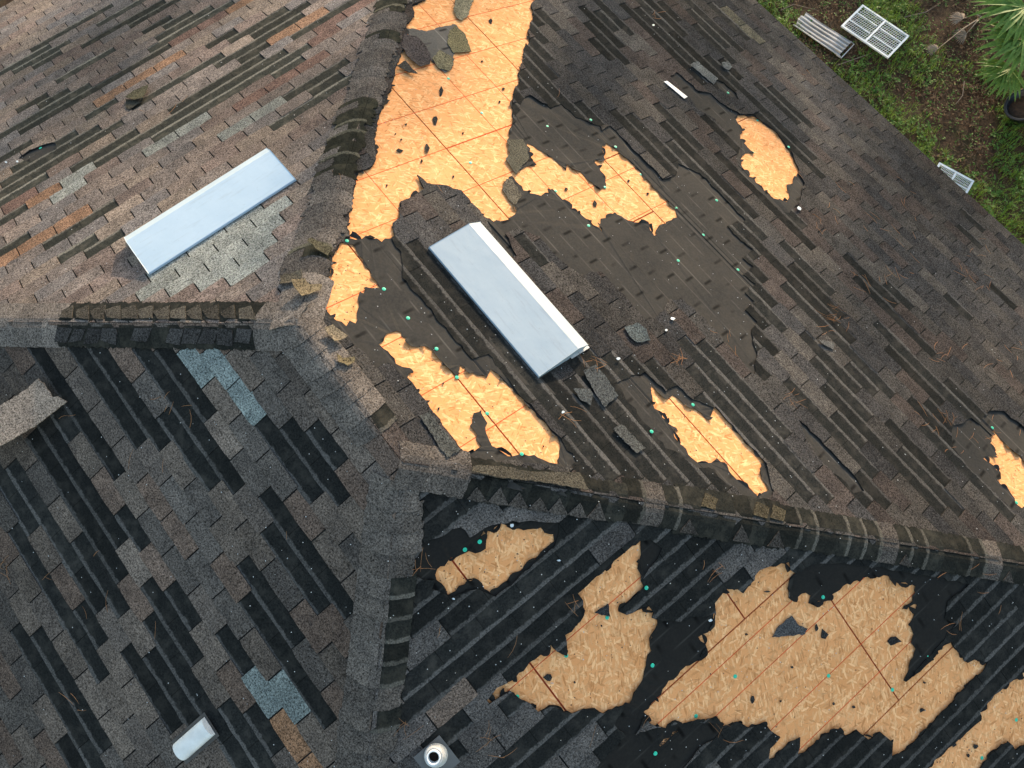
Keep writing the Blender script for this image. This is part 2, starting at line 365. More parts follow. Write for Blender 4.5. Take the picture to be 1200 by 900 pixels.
FELT = {'TR': [
 [(620, 112), (645, 127), (658, 122), (675, 138), (703, 148), (705, 153), (715, 148), (760, 193), (777, 211), (792, 205), (795, 192), (820, 203), (847, 230), (873, 258), (852, 265), (868, 282), (882, 292), (870, 302), (882, 312), (870, 322), (885, 333), (873, 343), (883, 353), (873, 363), (887, 377), (880, 390), (887, 417), (883, 440), (870, 425), (855, 410), (837, 387), (822, 372), (800, 352), (785, 352), (770, 372), (755, 375), (737, 353), (715, 330), (703, 318), (680, 323), (653, 303), (632, 278), (605, 268), (592, 275), (605, 300), (598, 302), (578, 275), (572, 262), (560, 240), (590, 190), (600, 150), (612, 118)],
 [(405, 278), (458, 279), (470, 295), (472, 326), (500, 358), (553, 421), (572, 415), (600, 452), (640, 497), (660, 520), (675, 540), (660, 548), (640, 545), (600, 540), (560, 543), (545, 535), (500, 470), (470, 440), (455, 425), (440, 432), (428, 415), (410, 400), (398, 395), (385, 375), (385, 330), (395, 290)],
 [(722, 450), (740, 440), (755, 436), (780, 459), (793, 452), (812, 468), (836, 478), (862, 507), (898, 547), (905, 580), (885, 590), (850, 565), (830, 548), (815, 548), (797, 532), (780, 525), (757, 497), (733, 467)],
 [(1115, 502), (1138, 490), (1147, 497), (1153, 488), (1160, 482), (1175, 482), (1200, 502), (1240, 530), (1240, 600), (1185, 598), (1158, 570), (1133, 547), (1115, 520)],
 [(785, 90), (793, 85), (818, 107), (833, 110), (843, 120), (867, 135), (885, 135), (905, 160), (930, 195), (942, 215), (938, 235), (925, 250), (912, 245), (890, 225), (865, 200), (862, 185), (868, 172), (855, 160), (838, 140), (815, 127), (805, 113)],
 [(935, 493), (945, 500), (1003, 560), (1012, 575), (1000, 578), (985, 560), (965, 545), (945, 515)],
 [(838, 93), (848, 97), (862, 110), (866, 118), (852, 112), (842, 104)]],
 'BR': [
 [(485, 672), (488, 655), (497, 637), (540, 617), (550, 630), (568, 618), (600, 610), (655, 612), (650, 640), (580, 700), (560, 690), (530, 700), (505, 690), (510, 680), (495, 680)],
 [(766, 730), (775, 728), (805, 727), (838, 718), (835, 732), (818, 748), (828, 758), (820, 772), (800, 785), (760, 830), (740, 870), (720, 850), (735, 820), (752, 770)],
 [(925, 700), (930, 672), (950, 662), (985, 660), (1040, 667), (1100, 677), (1135, 685), (1110, 705), (1107, 725), (1120, 730), (1100, 757), (1065, 795), (1050, 790), (1060, 740), (1060, 690), (1000, 690), (960, 715), (935, 712)],
 [(745, 640), (762, 632), (775, 642), (770, 655), (755, 675), (745, 690), (735, 670)],
 [(690, 905), (735, 862), (770, 852), (800, 848), (860, 848), (815, 880), (790, 920), (690, 940)]],
 'TL': [[(22, 187), (35, 177), (52, 170), (64, 167), (67, 175), (50, 184), (33, 190)]], 'BL': []}
for nm in SL:
    s = SL[nm]
    s.osb = [ccw(ragged([onslope(s, *p, -.01) for p in P], .016, .026, i + 5)) for i, P in enumerate(OSB[nm])]
    s.osbc = [(P, bbox(P)) for P in s.osb]
    fl = [ccw(ragged([onslope(s, *p) for p in P], .014, .04, i + 55)) for i, P in enumerate(FELT[nm])] + [ccw(ragged([onslope(s, *p, -.01) for p in P], .012, .040, i + 91)) for i, P in enumerate(OSB[nm])]
    s.cutc = [(P, bbox(P)) for P in fl]

# where only the tabs are gone: areas, and single runs along a course
DAREA = {'TR': [[(770, 190), (800, 176), (850, 222), (893, 258), (893, 300), (905, 345), (908, 385), (902, 430), (888, 452), (860, 400), (840, 240)],
  [(462, 300), (480, 283), (500, 293), (640, 445), (700, 520), (720, 560), (690, 565), (650, 500), (600, 450), (570, 412), (553, 424), (472, 330)],
  [(690, 398), (705, 395), (720, 420), (745, 415), (770, 430), (790, 440), (830, 465), (900, 545), (910, 580), (870, 592), (800, 560), (745, 575), (690, 570), (650, 520), (620, 450), (640, 440), (680, 420)],
  [(800, 397), (812, 392), (870, 450), (915, 500), (935, 540), (960, 570), (985, 600), (940, 590), (900, 545), (850, 490), (800, 430)],
  [(725, 0), (770, 0), (800, 25), (815, 55), (845, 100), (830, 108), (800, 80), (770, 55), (740, 20)],
  [(622, 0), (636, 0), (644, 25), (643, 65), (664, 110), (712, 150), (690, 147), (650, 124), (610, 108), (600, 130), (590, 120), (600, 60)],
  [(600, 268), (620, 272), (645, 300), (630, 310), (612, 290)], [(590, 120), (625, 110), (625, 170), (600, 205), (590, 190)],
  [(440, 285), (475, 275), (480, 320), (460, 400), (440, 400)]],
 'BR': [[(470, 560), (1300, 640), (1300, 1000), (880, 940), (760, 850), (640, 850), (560, 790), (500, 840), (450, 850), (460, 640)]], 'TL': [], 'BL': []}
KEEP = {'BR': [[(468, 770), (480, 742), (500, 735), (514, 757), (480, 782)], [(690, 625), (700, 612), (725, 615), (715, 650)], [(852, 645), (870, 655), (885, 640), (905, 655), (880, 672), (850, 665)], [(470, 660), (540, 605), (690, 605), (700, 615), (560, 612), (480, 655)]],
        'TR': [[(470, 275), (500, 240), (545, 225), (560, 250), (510, 288)], [(640, 320), (665, 320), (700, 345), (712, 335), (745, 372), (735, 398), (690, 395), (660, 350)], [(705, 395), (745, 385), (760, 400), (745, 418), (722, 420)]], 'TL': [], 'BL': []}
DRUN = {'TL': [(42,53,103,20),(57,52,118,17),(120,30,165,2),(105,45,185,6),(122,41,150,28),(168,20,200,3),(10,85,42,67),(27,82,58,65),(42,79,74,63),(74,92,108,73),(23,128,60,107),(40,125,76,107),(23,144,93,105),(38,144,110,103),(112,137,130,127),(155,125,200,95),(160,80,200,55),(178,63,200,45),(187,30,200,25),
  (200,45,270,0),(200,37,240,8),(200,55,228,38),(200,28,225,8),(250,52,268,40),(270,50,305,28),(265,55,320,26),(272,63,343,24),(290,58,335,45),(200,148,345,75),(200,135,320,70),(200,118,300,78),(200,97,240,85),(325,92,345,78),(315,135,400,80),(345,128,400,95),(375,105,400,90),(380,110,430,80),
  (0,225,130,155),(0,215,100,155),(0,238,45,215),(0,197,40,165),(95,195,160,150),(110,193,200,146),(60,290,120,255),(80,300,125,282),(110,295,148,278),(0,262,35,243),(0,186,25,172),(45,182,90,158),(0,290,18,282),(160,345,190,330),(300,45,345,20),(350,40,420,5),(380,20,430,-8)],
 'BL': [(53,412,137,553),(105,432,150,492),(130,422,185,500),(172,412,227,487),(195,405,255,490),(193,475,243,557),(222,495,283,563),(307,492,360,558),(368,493,402,538),(362,526,400,570),(72,477,88,503),(58,500,83,532),(56,520,80,562),(38,520,77,590),(5,545,42,602),(-10,545,20,590),(30,570,70,665),(20,617,118,780),(50,590,72,630),(107,610,130,655),(103,643,128,688),(100,678,127,717),(97,707,125,750),(32,745,115,890),(62,755,115,843),(120,600,140,622),(145,595,172,633),(200,683,230,728),(197,712,227,760),(193,745,222,795),(157,765,187,812),(187,780,220,827),(318,617,383,714),(335,605,390,680),(310,685,342,735),(305,722,372,818),(265,742,290,788),(297,832,328,880),(258,848,290,897),(290,862,318,905),(80,868,100,905),(108,582,132,620)],
 'TR': [(933,302,982,343),(925,320,990,383),(925,338,970,385),(953,332,985,362),(962,393,1023,437),(964,413,1000,447),(1002,318,1062,378),(1030,330,1060,360),(1037,368,1070,398),(1040,388,1073,418),(1040,410,1090,452),(962,437,985,455),(1000,492,1040,533),(1000,508,1010,518),(1012,452,1027,465),(1085,465,1118,495),(1090,450,1127,488),(1107,455,1140,487),(1130,457,1155,490),(1090,487,1110,507),(1092,512,1178,595),(1068,523,1103,560),(1067,548,1127,600),(1072,572,1103,600),(1000,560,1017,575),(1000,585,1020,600),(940,468,1013,548),(967,435,1000,477),(968,462,1040,535),
  (698,2,722,25),(698,15,723,37),(697,27,722,48),(697,38,722,60),(697,50,722,73),(817,10,867,65),(818,22,855,58),(815,32,850,60),(830,0,862,35),(847,67,870,92),(823,68,847,93),(845,80,887,132),(893,100,930,138),(918,113,942,135),(888,132,915,155),(890,130,938,167),(740,148,792,203),(748,148,795,195),(773,140,802,170),(773,125,802,152),(795,170,860,235),(803,170,860,226),(827,137,872,175),(850,190,885,225),(883,222,910,240),(890,230,940,280),(897,228,940,270),(915,283,940,305),(917,320,940,338),(922,338,940,358),(650,130,690,165),(1165,330,1195,365),(1103,347,1130,373),(900,145,930,170),(938,170,955,200),(930,160,950,180),(745,10,790,50),(755,5,800,45),(1010,318,1040,345),(1128,265,1145,285),(1135,255,1150,270)],
 'BR': [(560,900,640,850),(600,905,660,870),(520,905,545,880),(700,900,730,880),(840,905,880,880),(490,880,520,850)]}
# tabs of another colour: replaced or bleached ones
OR = (.150, .090, .058); BRK = (.105, .068, .056); LG = (.150, .155, .142); TEAL = (.118, .138, .134); BRN = (.095, .072, .058)
CRUN = {'TL': [(OR,128,119,155,100),(OR,155,100,198,75),(BRK,225,40,250,25),(BRK,250,25,272,10),(OR,272,8,292,2),(OR,328,40,362,20),(BRK,272,132,290,122),(OR,290,122,303,117),(BRK,303,118,342,93),(BRK,342,93,387,65),(BRK,372,48,400,30),(BRK,8,245,40,225),(OR,42,235,58,226),(OR,60,272,80,262),(BRN,38,287,60,273),(OR,18,298,38,288),(OR,0,308,12,300),(LG,60,235,95,210),(LG,95,208,113,195),(LG,193,165,230,145),(LG,280,155,320,130),(BRK,400,25,425,10)],
 'BL': [(TEAL,230,418,255,450),(TEAL,250,435,297,500),(TEAL,262,432,290,462),(TEAL,285,470,298,485),(TEAL,300,788,322,818),(TEAL,318,785,345,822),((.17,.095,.055),325,835,345,865),((.17,.095,.055),340,850,370,892)],
 'TR': [((.085,.078,.058),858,17,886,42)], 'BR': [(BRN,512,825,560,795),(BRN,520,840,545,820)]}
CAREA = {'TL': [(LG, [(171, 332), (180, 346), (195, 341), (228, 338), (267, 344), (280, 335), (327, 302), (315, 290), (344, 275), (337, 265), (315, 280), (310, 270), (335, 247), (328, 240), (307, 250), (299, 238), (190, 307), (174, 320)])], 'TR': [], 'BL': [], 'BR': []}
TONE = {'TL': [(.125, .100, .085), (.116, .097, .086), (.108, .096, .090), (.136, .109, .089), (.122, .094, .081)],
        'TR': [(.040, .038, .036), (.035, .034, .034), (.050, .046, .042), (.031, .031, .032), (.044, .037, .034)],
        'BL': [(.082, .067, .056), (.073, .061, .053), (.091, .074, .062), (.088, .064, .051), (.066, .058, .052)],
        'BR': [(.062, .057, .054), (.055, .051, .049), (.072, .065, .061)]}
STAG = {'TL': .4167, 'TR': .3333, 'BL': .4167, 'BR': .4167}

house = empty('house', (LR / 2, 0, 0)); tag(house, 'house with a storm-damaged dark shingle hip roof, bare boards showing through', 'house')
HI = Matrix.Translation((-LR / 2, 0, 0))

def tab_mesh(i):
    """one shingle tab: worn butt edge, slightly cupped, wedge of 5 mm; local origin at the lower left corner of its cell"""
    r = random.Random(100 + i); n = 6; g = .0048; V = []; F = []
    for side in range(2):
        for row in range(3):
            for k in range(n + 1):
                x = g + (TAB - 2 * g) * k / n; t = row / 2
                y = (r.uniform(-.0015, .0015) if side == 0 and row == 0 else 0) + t * (EXP + .012)
                if row == 0 and side == 1: y = V[k][1]
                if row == 0 and k in (0, n): y += .003 * (i % 3)
                cup = .0012 * math.sin(i + k * 1.3) * (1 - t)
                z = .0125 - .0055 * t * (EXP + .012) / EXP + cup - (.0052 if side else 0)
                V.append((x, y, z))
    w_ = n + 1; o2 = 3 * w_
    for row in range(2):
        for k in range(n): F.append((row * w_ + k, row * w_ + k + 1, (row + 1) * w_ + k + 1, (row + 1) * w_ + k))
    for k in range(n): F.append((k + 1, k, o2 + k, o2 + k + 1))
    for row in range(2):
        F.append((row * w_, (row + 1) * w_, o2 + (row + 1) * w_, o2 + row * w_)); F.append(((row + 1) * w_ + n, row * w_ + n, o2 + row * w_ + n, o2 + (row + 1) * w_ + n))
    m = mesh('shingle', V, F); m.materials.append(M_SH); return m
TABM = [tab_mesh(i) for i in range(7)]
def setuv(m, fn):
    uv = m.uv_layers.new(name='UVMap')
    for lp in m.loops: uv.data[lp.index].uv = fn(m.vertices[lp.vertex_index].co)
HEAD_TOP = lambda v0: (lambda p: .0065 - .0055 * (p.y - v0) / EXP)
TAB_TOP = lambda v0: (lambda p: .0125 - .0055 * (p.y - v0) / EXP)

for nm, s in SL.items():
    hipped = s.poly
    # the part itself: the board the sheathing lies on
    V, F = prism(s.poly, [tuple(range(len(s.poly)))], lambda p: -.0238, .05)
    so_ = link('roof_slope', mesh('roof_slope', V, F), house, M_EDGE); so_.matrix_parent_inverse = HI; so_.matrix_basis = s.M; s.ob = so_
    def child(name, m, mat=None): return link(name, m, so_, mat)
    # ---- sheathing panels with open joints
    rows = {'TR': (.655, [(-9, -.6), (-.2, 2.24), (.837, -.418 + 0), (0, 2.44)]), 'BR': (.97, []), 'TL': (.7, []), 'BL': (.7, [])}[nm]
    joints = {('TR', 0): [.6, -1.84, 3.04], ('TR', 1): [-.49, -2.93, 1.95], ('TR', 2): [.837, -.418, -2.86, 3.28], ('TR', 3): [.2, -2.2, 2.7],
              ('BR', 0): [-.11, 2.33], ('BR', 1): [1.16, -.11, -2.5], ('BR', 2): [1.73, -.71, 4.17], ('BR', 3): [.5, 2.94]}
    for r in range(-1, 6):
        va, vb = -(rows[0] + 1.22 * r), -(rows[0] + 1.22 * (r - 1))
        xs = joints.get((nm, r)) or [(r % 2) * 1.22 + 2.44 * k for k in range(-4, 5)]
        if nm == 'BR' and (nm, r) in joints: xs = [x if s.x.y > 0 else -x for x in xs]
        if nm == 'TR' and (nm, r) in joints: xs = [x if s.x.x < 0 else x for x in xs]
        xs = sorted(xs); lo = xs[0]; hi = xs[-1]; xs = [lo - 2.44 * k for k in (4, 3, 2, 1)] + xs + [hi + 2.44 * k for k in (1, 2, 3, 4)]
        for a, b in zip(xs, xs[1:]):
            g = .0056
            P = clipconv([Vector((a + g, va + g)), Vector((b - g, va + g)), Vector((b - g, vb - g)), Vector((a + g, vb - g))], hipped)
            if not P: continue
            V, F = prism(P, [tuple(range(len(P)))], lambda p: -.012, .0115)
            child('osb_panel', mesh('osb_panel', V, F), M_OSB)
    # chalk lines snapped along and across the boards
    if nm in ('TR', 'BR'):
        along = {'TR': [1.15, 2.4, 2.75], 'BR': [2.32, 2.555, 3.15, 1.50, 1.25, 2.9, 3.75]}[nm]
        across = {'TR': [.837 - .41 * k for k in range(-3, 6)], 'BR': []}[nm]
        for q in along:
            mb = MB(); n = 60
            for k in range(n):
                pass
                a = -3 + 6 * k / n; P = clipconv([Vector((a, -q - .0028)), Vector((a + .1, -q - .0028)), Vector((a + .1, -q + .0028)), Vector((a, -q + .0028))], hipped)
                if P: mb.add(*prism(P, [tuple(range(len(P)))], lambda p: -.0114, .001))
            mb.build('chalk_line', M_CHALK, so_)
        for q in across:
            mb = MB(); n = 40
            for k in range(n):
                pass
                a = -4 + 4 * k / n; P = clipconv([Vector((q - .0028, a)), Vector((q + .0028, a)), Vector((q + .0028, a + .1)), Vector((q - .0028, a + .1))], hipped)
                if P: mb.add(*prism(P, [tuple(range(len(P)))], lambda p: -.0112, .001))
            if mb.V: mb.build('chalk_line', M_CHALK, so_)
    # ---- felt, laid in rolls, torn where the board shows
    M_F = felt_mat('asphalt_felt_' + nm, STAG[nm], -SE, 1.9 if nm in ('TR', 'TL') else .85)  # sun and shade put into the colour: lighter felt on sunny slopes, darker elsewhere
    nroll = 8; wroll = SE / nroll
    for r in range(nroll):
        va = -SE + r * wroll; vb = va + wroll + .05
        P = clipconv([Vector((-12, va)), Vector((12, va)), Vector((12, vb)), Vector((-12, vb))], hipped)
        if not P: continue
        res = cut(P, s.osbc)
        if not res: continue
        V2, F2, c_ = res
        rr = random.Random(r + 3)
        edge = set()
        for p in V2:
            pass
        zt = {}
        def top(p, va=va, P=P):
            key = (round(p.x, 4), round(p.y, 4))
            if key not in zt:
                lift = 0
                if any(qb[0] - .01 < p.x < qb[2] + .01 and qb[1] - .01 < p.y < qb[3] + .01 for Q, qb in s.osbc): lift = max(0, rr.gauss(.001, .004))
                zt[key] = -.0075 + .002 * (1 - (p.y - va) / wroll) + min(lift, .012)
            return zt[key]
        V, F = prism(V2, F2, top, .002)
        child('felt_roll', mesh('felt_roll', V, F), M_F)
    # ---- states of the tabs
    runs = {}
    def cells_of(x0, y0, x1, y1):
        a = onslope(s, x0, y0); b = onslope(s, x1, y1)
        k = int(math.floor((((a.y + b.y) / 2) + SE) / EXP)); lo, hi = sorted((a.x, b.x)); out = []
        j0 = int(math.floor(lo / TAB - k * STAG[nm] - .5 + .5)); 
        for j in range(j0 - 1, j0 + int((hi - lo) / TAB) + 3):
            uc = (j + .5 + k * STAG[nm]) * TAB
            if lo - .10 < uc < hi + .10: out.append((k, j))
        if not out:
            uc = (lo + hi) / 2; out.append((k, int(math.floor(uc / TAB - k * STAG[nm]))))
        return out
    dark = set(); colr = {}
    for d in DRUN[nm]: dark.update(cells_of(*d))
    for d in CRUN[nm]:
        for c in cells_of(*d[1:]): colr[c] = d[0]; dark.discard(c)
    dareas = [[onslope(s, *p) for p in P] for P in DAREA[nm]]; kareas = [[onslope(s, *p) for p in P] for P in KEEP.get(nm, [])]
    careas = [(c, [onslope(s, *p) for p in P]) for c, P in CAREA[nm]]
    K = int(SE / EXP) + 1; cells = []
    st = STAG[nm]
    for k in range(K):
        v0 = -SE + k * EXP; j0 = int(-9 / TAB - k * st); 
        for j in range(j0, j0 + int(20 / TAB)):
            u0 = (j + k * st) * TAB
            P = clipconv([Vector((u0, v0)), Vector((u0 + TAB, v0)), Vector((u0 + TAB, v0 + EXP)), Vector((u0, v0 + EXP))], hipped)
            if not P: continue
            cen = Vector((u0 + TAB / 2, v0 + EXP / 2)); px = loc2px(s, cen.x, cen.y)
            vis = -40 < px[0] < 1240 and -40 < px[1] < 940
            if vis:
                if any(inside(q, cen) for q in dareas): dark.add((k, j))
                if any(inside(q, cen) for q in kareas): dark.discard((k, j))
                for c, q in careas:
                    if inside(q, cen): colr[(k, j)] = c; dark.discard((k, j))
            elif hsh(k, j, 5) < .12: dark.add((k, j))
            cells.append((k, j, u0, v0, P, vis, px))
    # ---- tabs still in place: the 300 that show largest are shingles of their own, the others one field
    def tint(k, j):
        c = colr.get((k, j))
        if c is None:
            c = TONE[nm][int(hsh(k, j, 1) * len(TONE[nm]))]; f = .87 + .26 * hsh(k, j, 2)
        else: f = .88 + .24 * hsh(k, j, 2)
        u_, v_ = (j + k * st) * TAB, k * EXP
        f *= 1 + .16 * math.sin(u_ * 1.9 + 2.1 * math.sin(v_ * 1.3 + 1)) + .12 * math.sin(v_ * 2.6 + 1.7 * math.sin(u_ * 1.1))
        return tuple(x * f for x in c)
    full = []; other = []
    for (k, j, u0, v0, P, vis, px) in cells:
        if (k, j) in dark: continue
        g = .0048
        R4 = clipconv([Vector((u0 + g, v0)), Vector((u0 + TAB - g, v0)), Vector((u0 + TAB - g, v0 + EXP + .012)), Vector((u0 + g, v0 + EXP + .012))], hipped)
        if not R4: continue
        res = cut(R4, s.cutc) if vis else (R4, [tuple(range(len(R4)))], False)
        if res is None: continue
        whole = (not res[2]) and abs(area2(R4) - (TAB - 2 * g) * (EXP + .012)) < 1e-4
        size = 0
        if vis and 0 < px[0] < 1200 and 0 < px[1] < 900:
            a = loc2px(s, u0, v0); b = loc2px(s, u0 + TAB, v0); c = loc2px(s, u0, v0 + EXP)
            size = abs((b[0] - a[0]) * (c[1] - a[1]) - (b[1] - a[1]) * (c[0] - a[0])) * (1 if whole else .6)
        (full if size > 0 else other).append((size, whole, k, j, u0, v0, res))
    full.sort(key=lambda q: -q[0]); other += full[298:]; full = full[:298]
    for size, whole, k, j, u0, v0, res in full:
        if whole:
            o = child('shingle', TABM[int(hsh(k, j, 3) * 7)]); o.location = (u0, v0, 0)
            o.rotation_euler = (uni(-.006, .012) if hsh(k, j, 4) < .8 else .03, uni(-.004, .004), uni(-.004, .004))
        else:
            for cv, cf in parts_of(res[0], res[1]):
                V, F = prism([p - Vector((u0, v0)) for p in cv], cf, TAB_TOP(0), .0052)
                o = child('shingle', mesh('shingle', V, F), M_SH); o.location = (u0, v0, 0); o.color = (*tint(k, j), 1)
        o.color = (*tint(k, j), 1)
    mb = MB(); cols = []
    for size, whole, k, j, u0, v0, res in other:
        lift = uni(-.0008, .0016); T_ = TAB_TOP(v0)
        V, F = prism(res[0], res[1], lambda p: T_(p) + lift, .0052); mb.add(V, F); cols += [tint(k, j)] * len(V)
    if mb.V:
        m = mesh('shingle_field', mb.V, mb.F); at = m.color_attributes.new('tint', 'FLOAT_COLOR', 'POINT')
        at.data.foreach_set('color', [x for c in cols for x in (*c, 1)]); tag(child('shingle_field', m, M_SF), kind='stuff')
    # ---- upper halves of the shingles: seen where tabs are gone, and in the slots
    hid = MB(); hidu = []; nrun = 0; cand = []
    bycourse = {}
    for c in cells: bycourse.setdefault(c[0], []).append(c)
    for k, cs in bycourse.items():
        cs.sort(key=lambda c: c[1]); cur = None; groups = []
        for c in cs:
            d = (k, c[1]) in dark; newrun = cur is None or cur[0] != d or (d and len(cur[1]) >= 3 and (c[1] + k) % 3 == 0) or c[1] != cur[1][-1][1] + 1
            if newrun: cur = (d, []); groups.append(cur)
            cur[1].append(c)
        for d, g in groups:
            ua, ub, v0 = g[0][2], g[-1][2] + TAB, g[0][3]
            e = .0015 if d else 0
            P = clipconv([Vector((ua + e, v0)), Vector((ub - e, v0)), Vector((ub - e, v0 + EXP + .02)), Vector((ua + e, v0 + EXP + .02))], hipped)
            if not P: continue
            vis = any(c[5] for c in g)
            if d: P = [q for a, b in zip(P, P[1:] + P[:1]) for q in ([a] + [a + (b - a) * (t / 8) for t in range(1, 8)] if abs(a.y - v0) < 1e-4 and abs(b.y - v0) < 1e-4 else [a])]
            if d: P = [Vector((p.x, p.y + (uni(-.004, .004) if abs(p.y - v0) < 1e-4 else 0))) for p in P]
            res = cut(P, s.cutc) if vis else (P, [tuple(range(len(P)))], False)
            if res is None: continue
            sz = sum(1 for c in g if c[5] and 0 < c[6][0] < 1200 and 0 < c[6][1] < 900) if d else 0
            cand.append((sz, ua, v0, res))
    cand.sort(key=lambda q: -q[0])
    for i, (sz, ua, v0, res) in enumerate(cand):
        if sz > 0 and i < 298:
            for cv, cf in parts_of(res[0], res[1]):
                V, F = prism([p - Vector((ua, v0)) for p in cv], cf, HEAD_TOP(0), .0045)
                m = mesh('torn_shingle', V, F); setuv(m, lambda co: (co.x, co.y)); o = child('torn_shingle', m, M_TORN); o.location = (ua, v0, uni(-.0004, .0006))
                q = uni(.75, 1.3) * (2.0 if nm == 'TL' else 1); o.color = (q, q * (.97 if nm == 'TL' else 1), q * (.85 if nm == 'TL' else 1), 1)
        else:
            V, F = prism(res[0], res[1], HEAD_TOP(v0), .0045); hid.add(V, F); hidu += [v0] * len(V)
    if hid.V:
        m = mesh('shingle_underlap', hid.V, hid.F); setuv(m, lambda co: (0, 0)); uv = m.uv_layers[0]
        for lp in m.loops:
            co = m.vertices[lp.vertex_index].co; uv.data[lp.index].uv = (.05, .1)
        tag(child('shingle_underlap', m, M_TORN), kind='stuff')

#PART2
# ---------------------------------------------------------------- caps along the hips and the ridge
OUT = {'TR': Vector((0, 1, 0)), 'BL': Vector((0, -1, 0)), 'TL': Vector((-1, 0, 0)), 'BR': Vector((1, 0, 0))}
class Hip:
    def __init__(s, O, d, s1, s2):
        s.O = O; s.d = d.normalized(); s.s = (SL[s1], SL[s2]); s.a = []; s.n = []
        for q in s.s:
            a = q.n.cross(s.d)
            if a.dot(OUT[q.name]) < 0: a = -a
            s.a.append(a); s.n.append(q.n)
        s.m = (s.n[0] + s.n[1]).normalized()
    def at(s, t, w_, h):
        i = 0 if w_ < 0 else 1; k = min(1, abs(w_) / .05); n = (s.m * (1 - k) + s.n[i] * k).normalized()
        return s.O + s.d * t + s.a[i] * abs(w_) - s.m * (.010 * (1 - k) ** 2) + n * h
HIPS = {'top': Hip(A, Vector((-1, 1, -TP)), 'TL', 'TR'), 'left': Hip(A, Vector((-1, -1, -TP)), 'TL', 'BL'),
        'right': Hip(B, Vector((1, 1, -TP)), 'TR', 'BR'), 'bot': Hip(B, Vector((1, -1, -TP)), 'BL', 'BR'), 'ridge': Hip(A, Vector((1, 0, 0)), 'TR', 'BL')}
def cap(hip, t0, ln, wa, wb, h0, h1, mat, c, name='hip_cap', jag=0.0, seed=0, flare=.0, bow=.030, ledge=True):
    """bent cap shingle from t0 to t0+ln, from wa on the first slope to wb on the second; uphill height h0, butt height h1"""
    r = random.Random(seed); nt_ = 9; ws = [wa + (wb - wa) * k / 10 for k in range(11)]; V = []; UV = []
    ja = [r.uniform(-jag, jag) for _ in range(nt_)]; jb = [r.uniform(-jag, jag) for _ in range(nt_)]; je = [r.uniform(-.004, .004) for _ in range(11)]
    for side in range(2):
        for i in range(nt_):
            f = i / (nt_ - 1)
            for k, w_ in enumerate(ws):
                ww = w_ * (1 + flare * f)
                if k == 0: ww += ja[i]
                if k == 10: ww += jb[i]
                t = t0 + ln * f + (je[k] if i == nt_ - 1 else 0) - bow * (ww / .15) ** 2
                V.append(hip.at(t, ww, h0 + (h1 - h0) * f - (.006 if side else 0))); UV.append((ww + .3, ln * (1 - f) if ledge else .1))
    F = []; o2 = nt_ * 11
    for i in range(nt_ - 1):
        for k in range(10):
            a = i * 11 + k; F.append((a, a + 1, a + 12, a + 11)); F.append((o2 + a, o2 + a + 11, o2 + a + 12, o2 + a + 1))
        F.append((i * 11, (i + 1) * 11, o2 + (i + 1) * 11, o2 + i * 11)); F.append((i * 11 + 10, o2 + i * 11 + 10, o2 + (i + 1) * 11 + 10, (i + 1) * 11 + 10))
    for k in range(10):
        a = (nt_ - 1) * 11 + k; F.append((a, a + 1, o2 + a + 1, o2 + a)); F.append((k + 1, k, o2 + k, o2 + k + 1))
    base = hip.at(t0, 0, 0); m = mesh(name, [v - base for v in V], F)
    uv = m.uv_layers.new(name='UVMap')
    for lp in m.loops: uv.data[lp.index].uv = UV[lp.vertex_index]
    o = link(name, m, house, mat); o.matrix_parent_inverse = HI; o.location = base; o.color = (*c, 1); return o
def remnant(hip, side, t0, pts, h, c, mat=None, name='torn_cap', th=.006):
    """flat leftover of a cap on one slope; pts are (along the hip, away from it)"""
    P = ragged([Vector(p) for p in pts], .004, .03, int(t0 * 977) + side)
    P = ccw(P); V, F = prism(P, [tuple(range(len(P)))], lambda p: h, th)
    d, a, n = hip.d, hip.a[side], hip.n[side]
    base = hip.O + d * t0; W = [d * v[0] + a * v[1] + n * v[2] for v in V]
    if (d.cross(a)).dot(n) < 0: F = [tuple(reversed(f)) for f in F]
    m = mesh(name, W, F); setuv(m, lambda co: (.1, .1)); o = link(name, m, house, mat or M_SH); o.matrix_parent_inverse = HI; o.location = base; o.color = (*c, 1); return o
STEP = .127
def sca(c, a, b):
    f = uni(a, b); return tuple(v * f for v in c)
def hpx(hip, t, w_=0): return topx(hip.at(t, w_, .02))
GRY = (.078, .068, .060); OLV = (.060, .056, .042); CPD = (1.15, 1.12, 1.0)
HL = SE * math.sqrt(CP * CP * 2 + SP * SP)
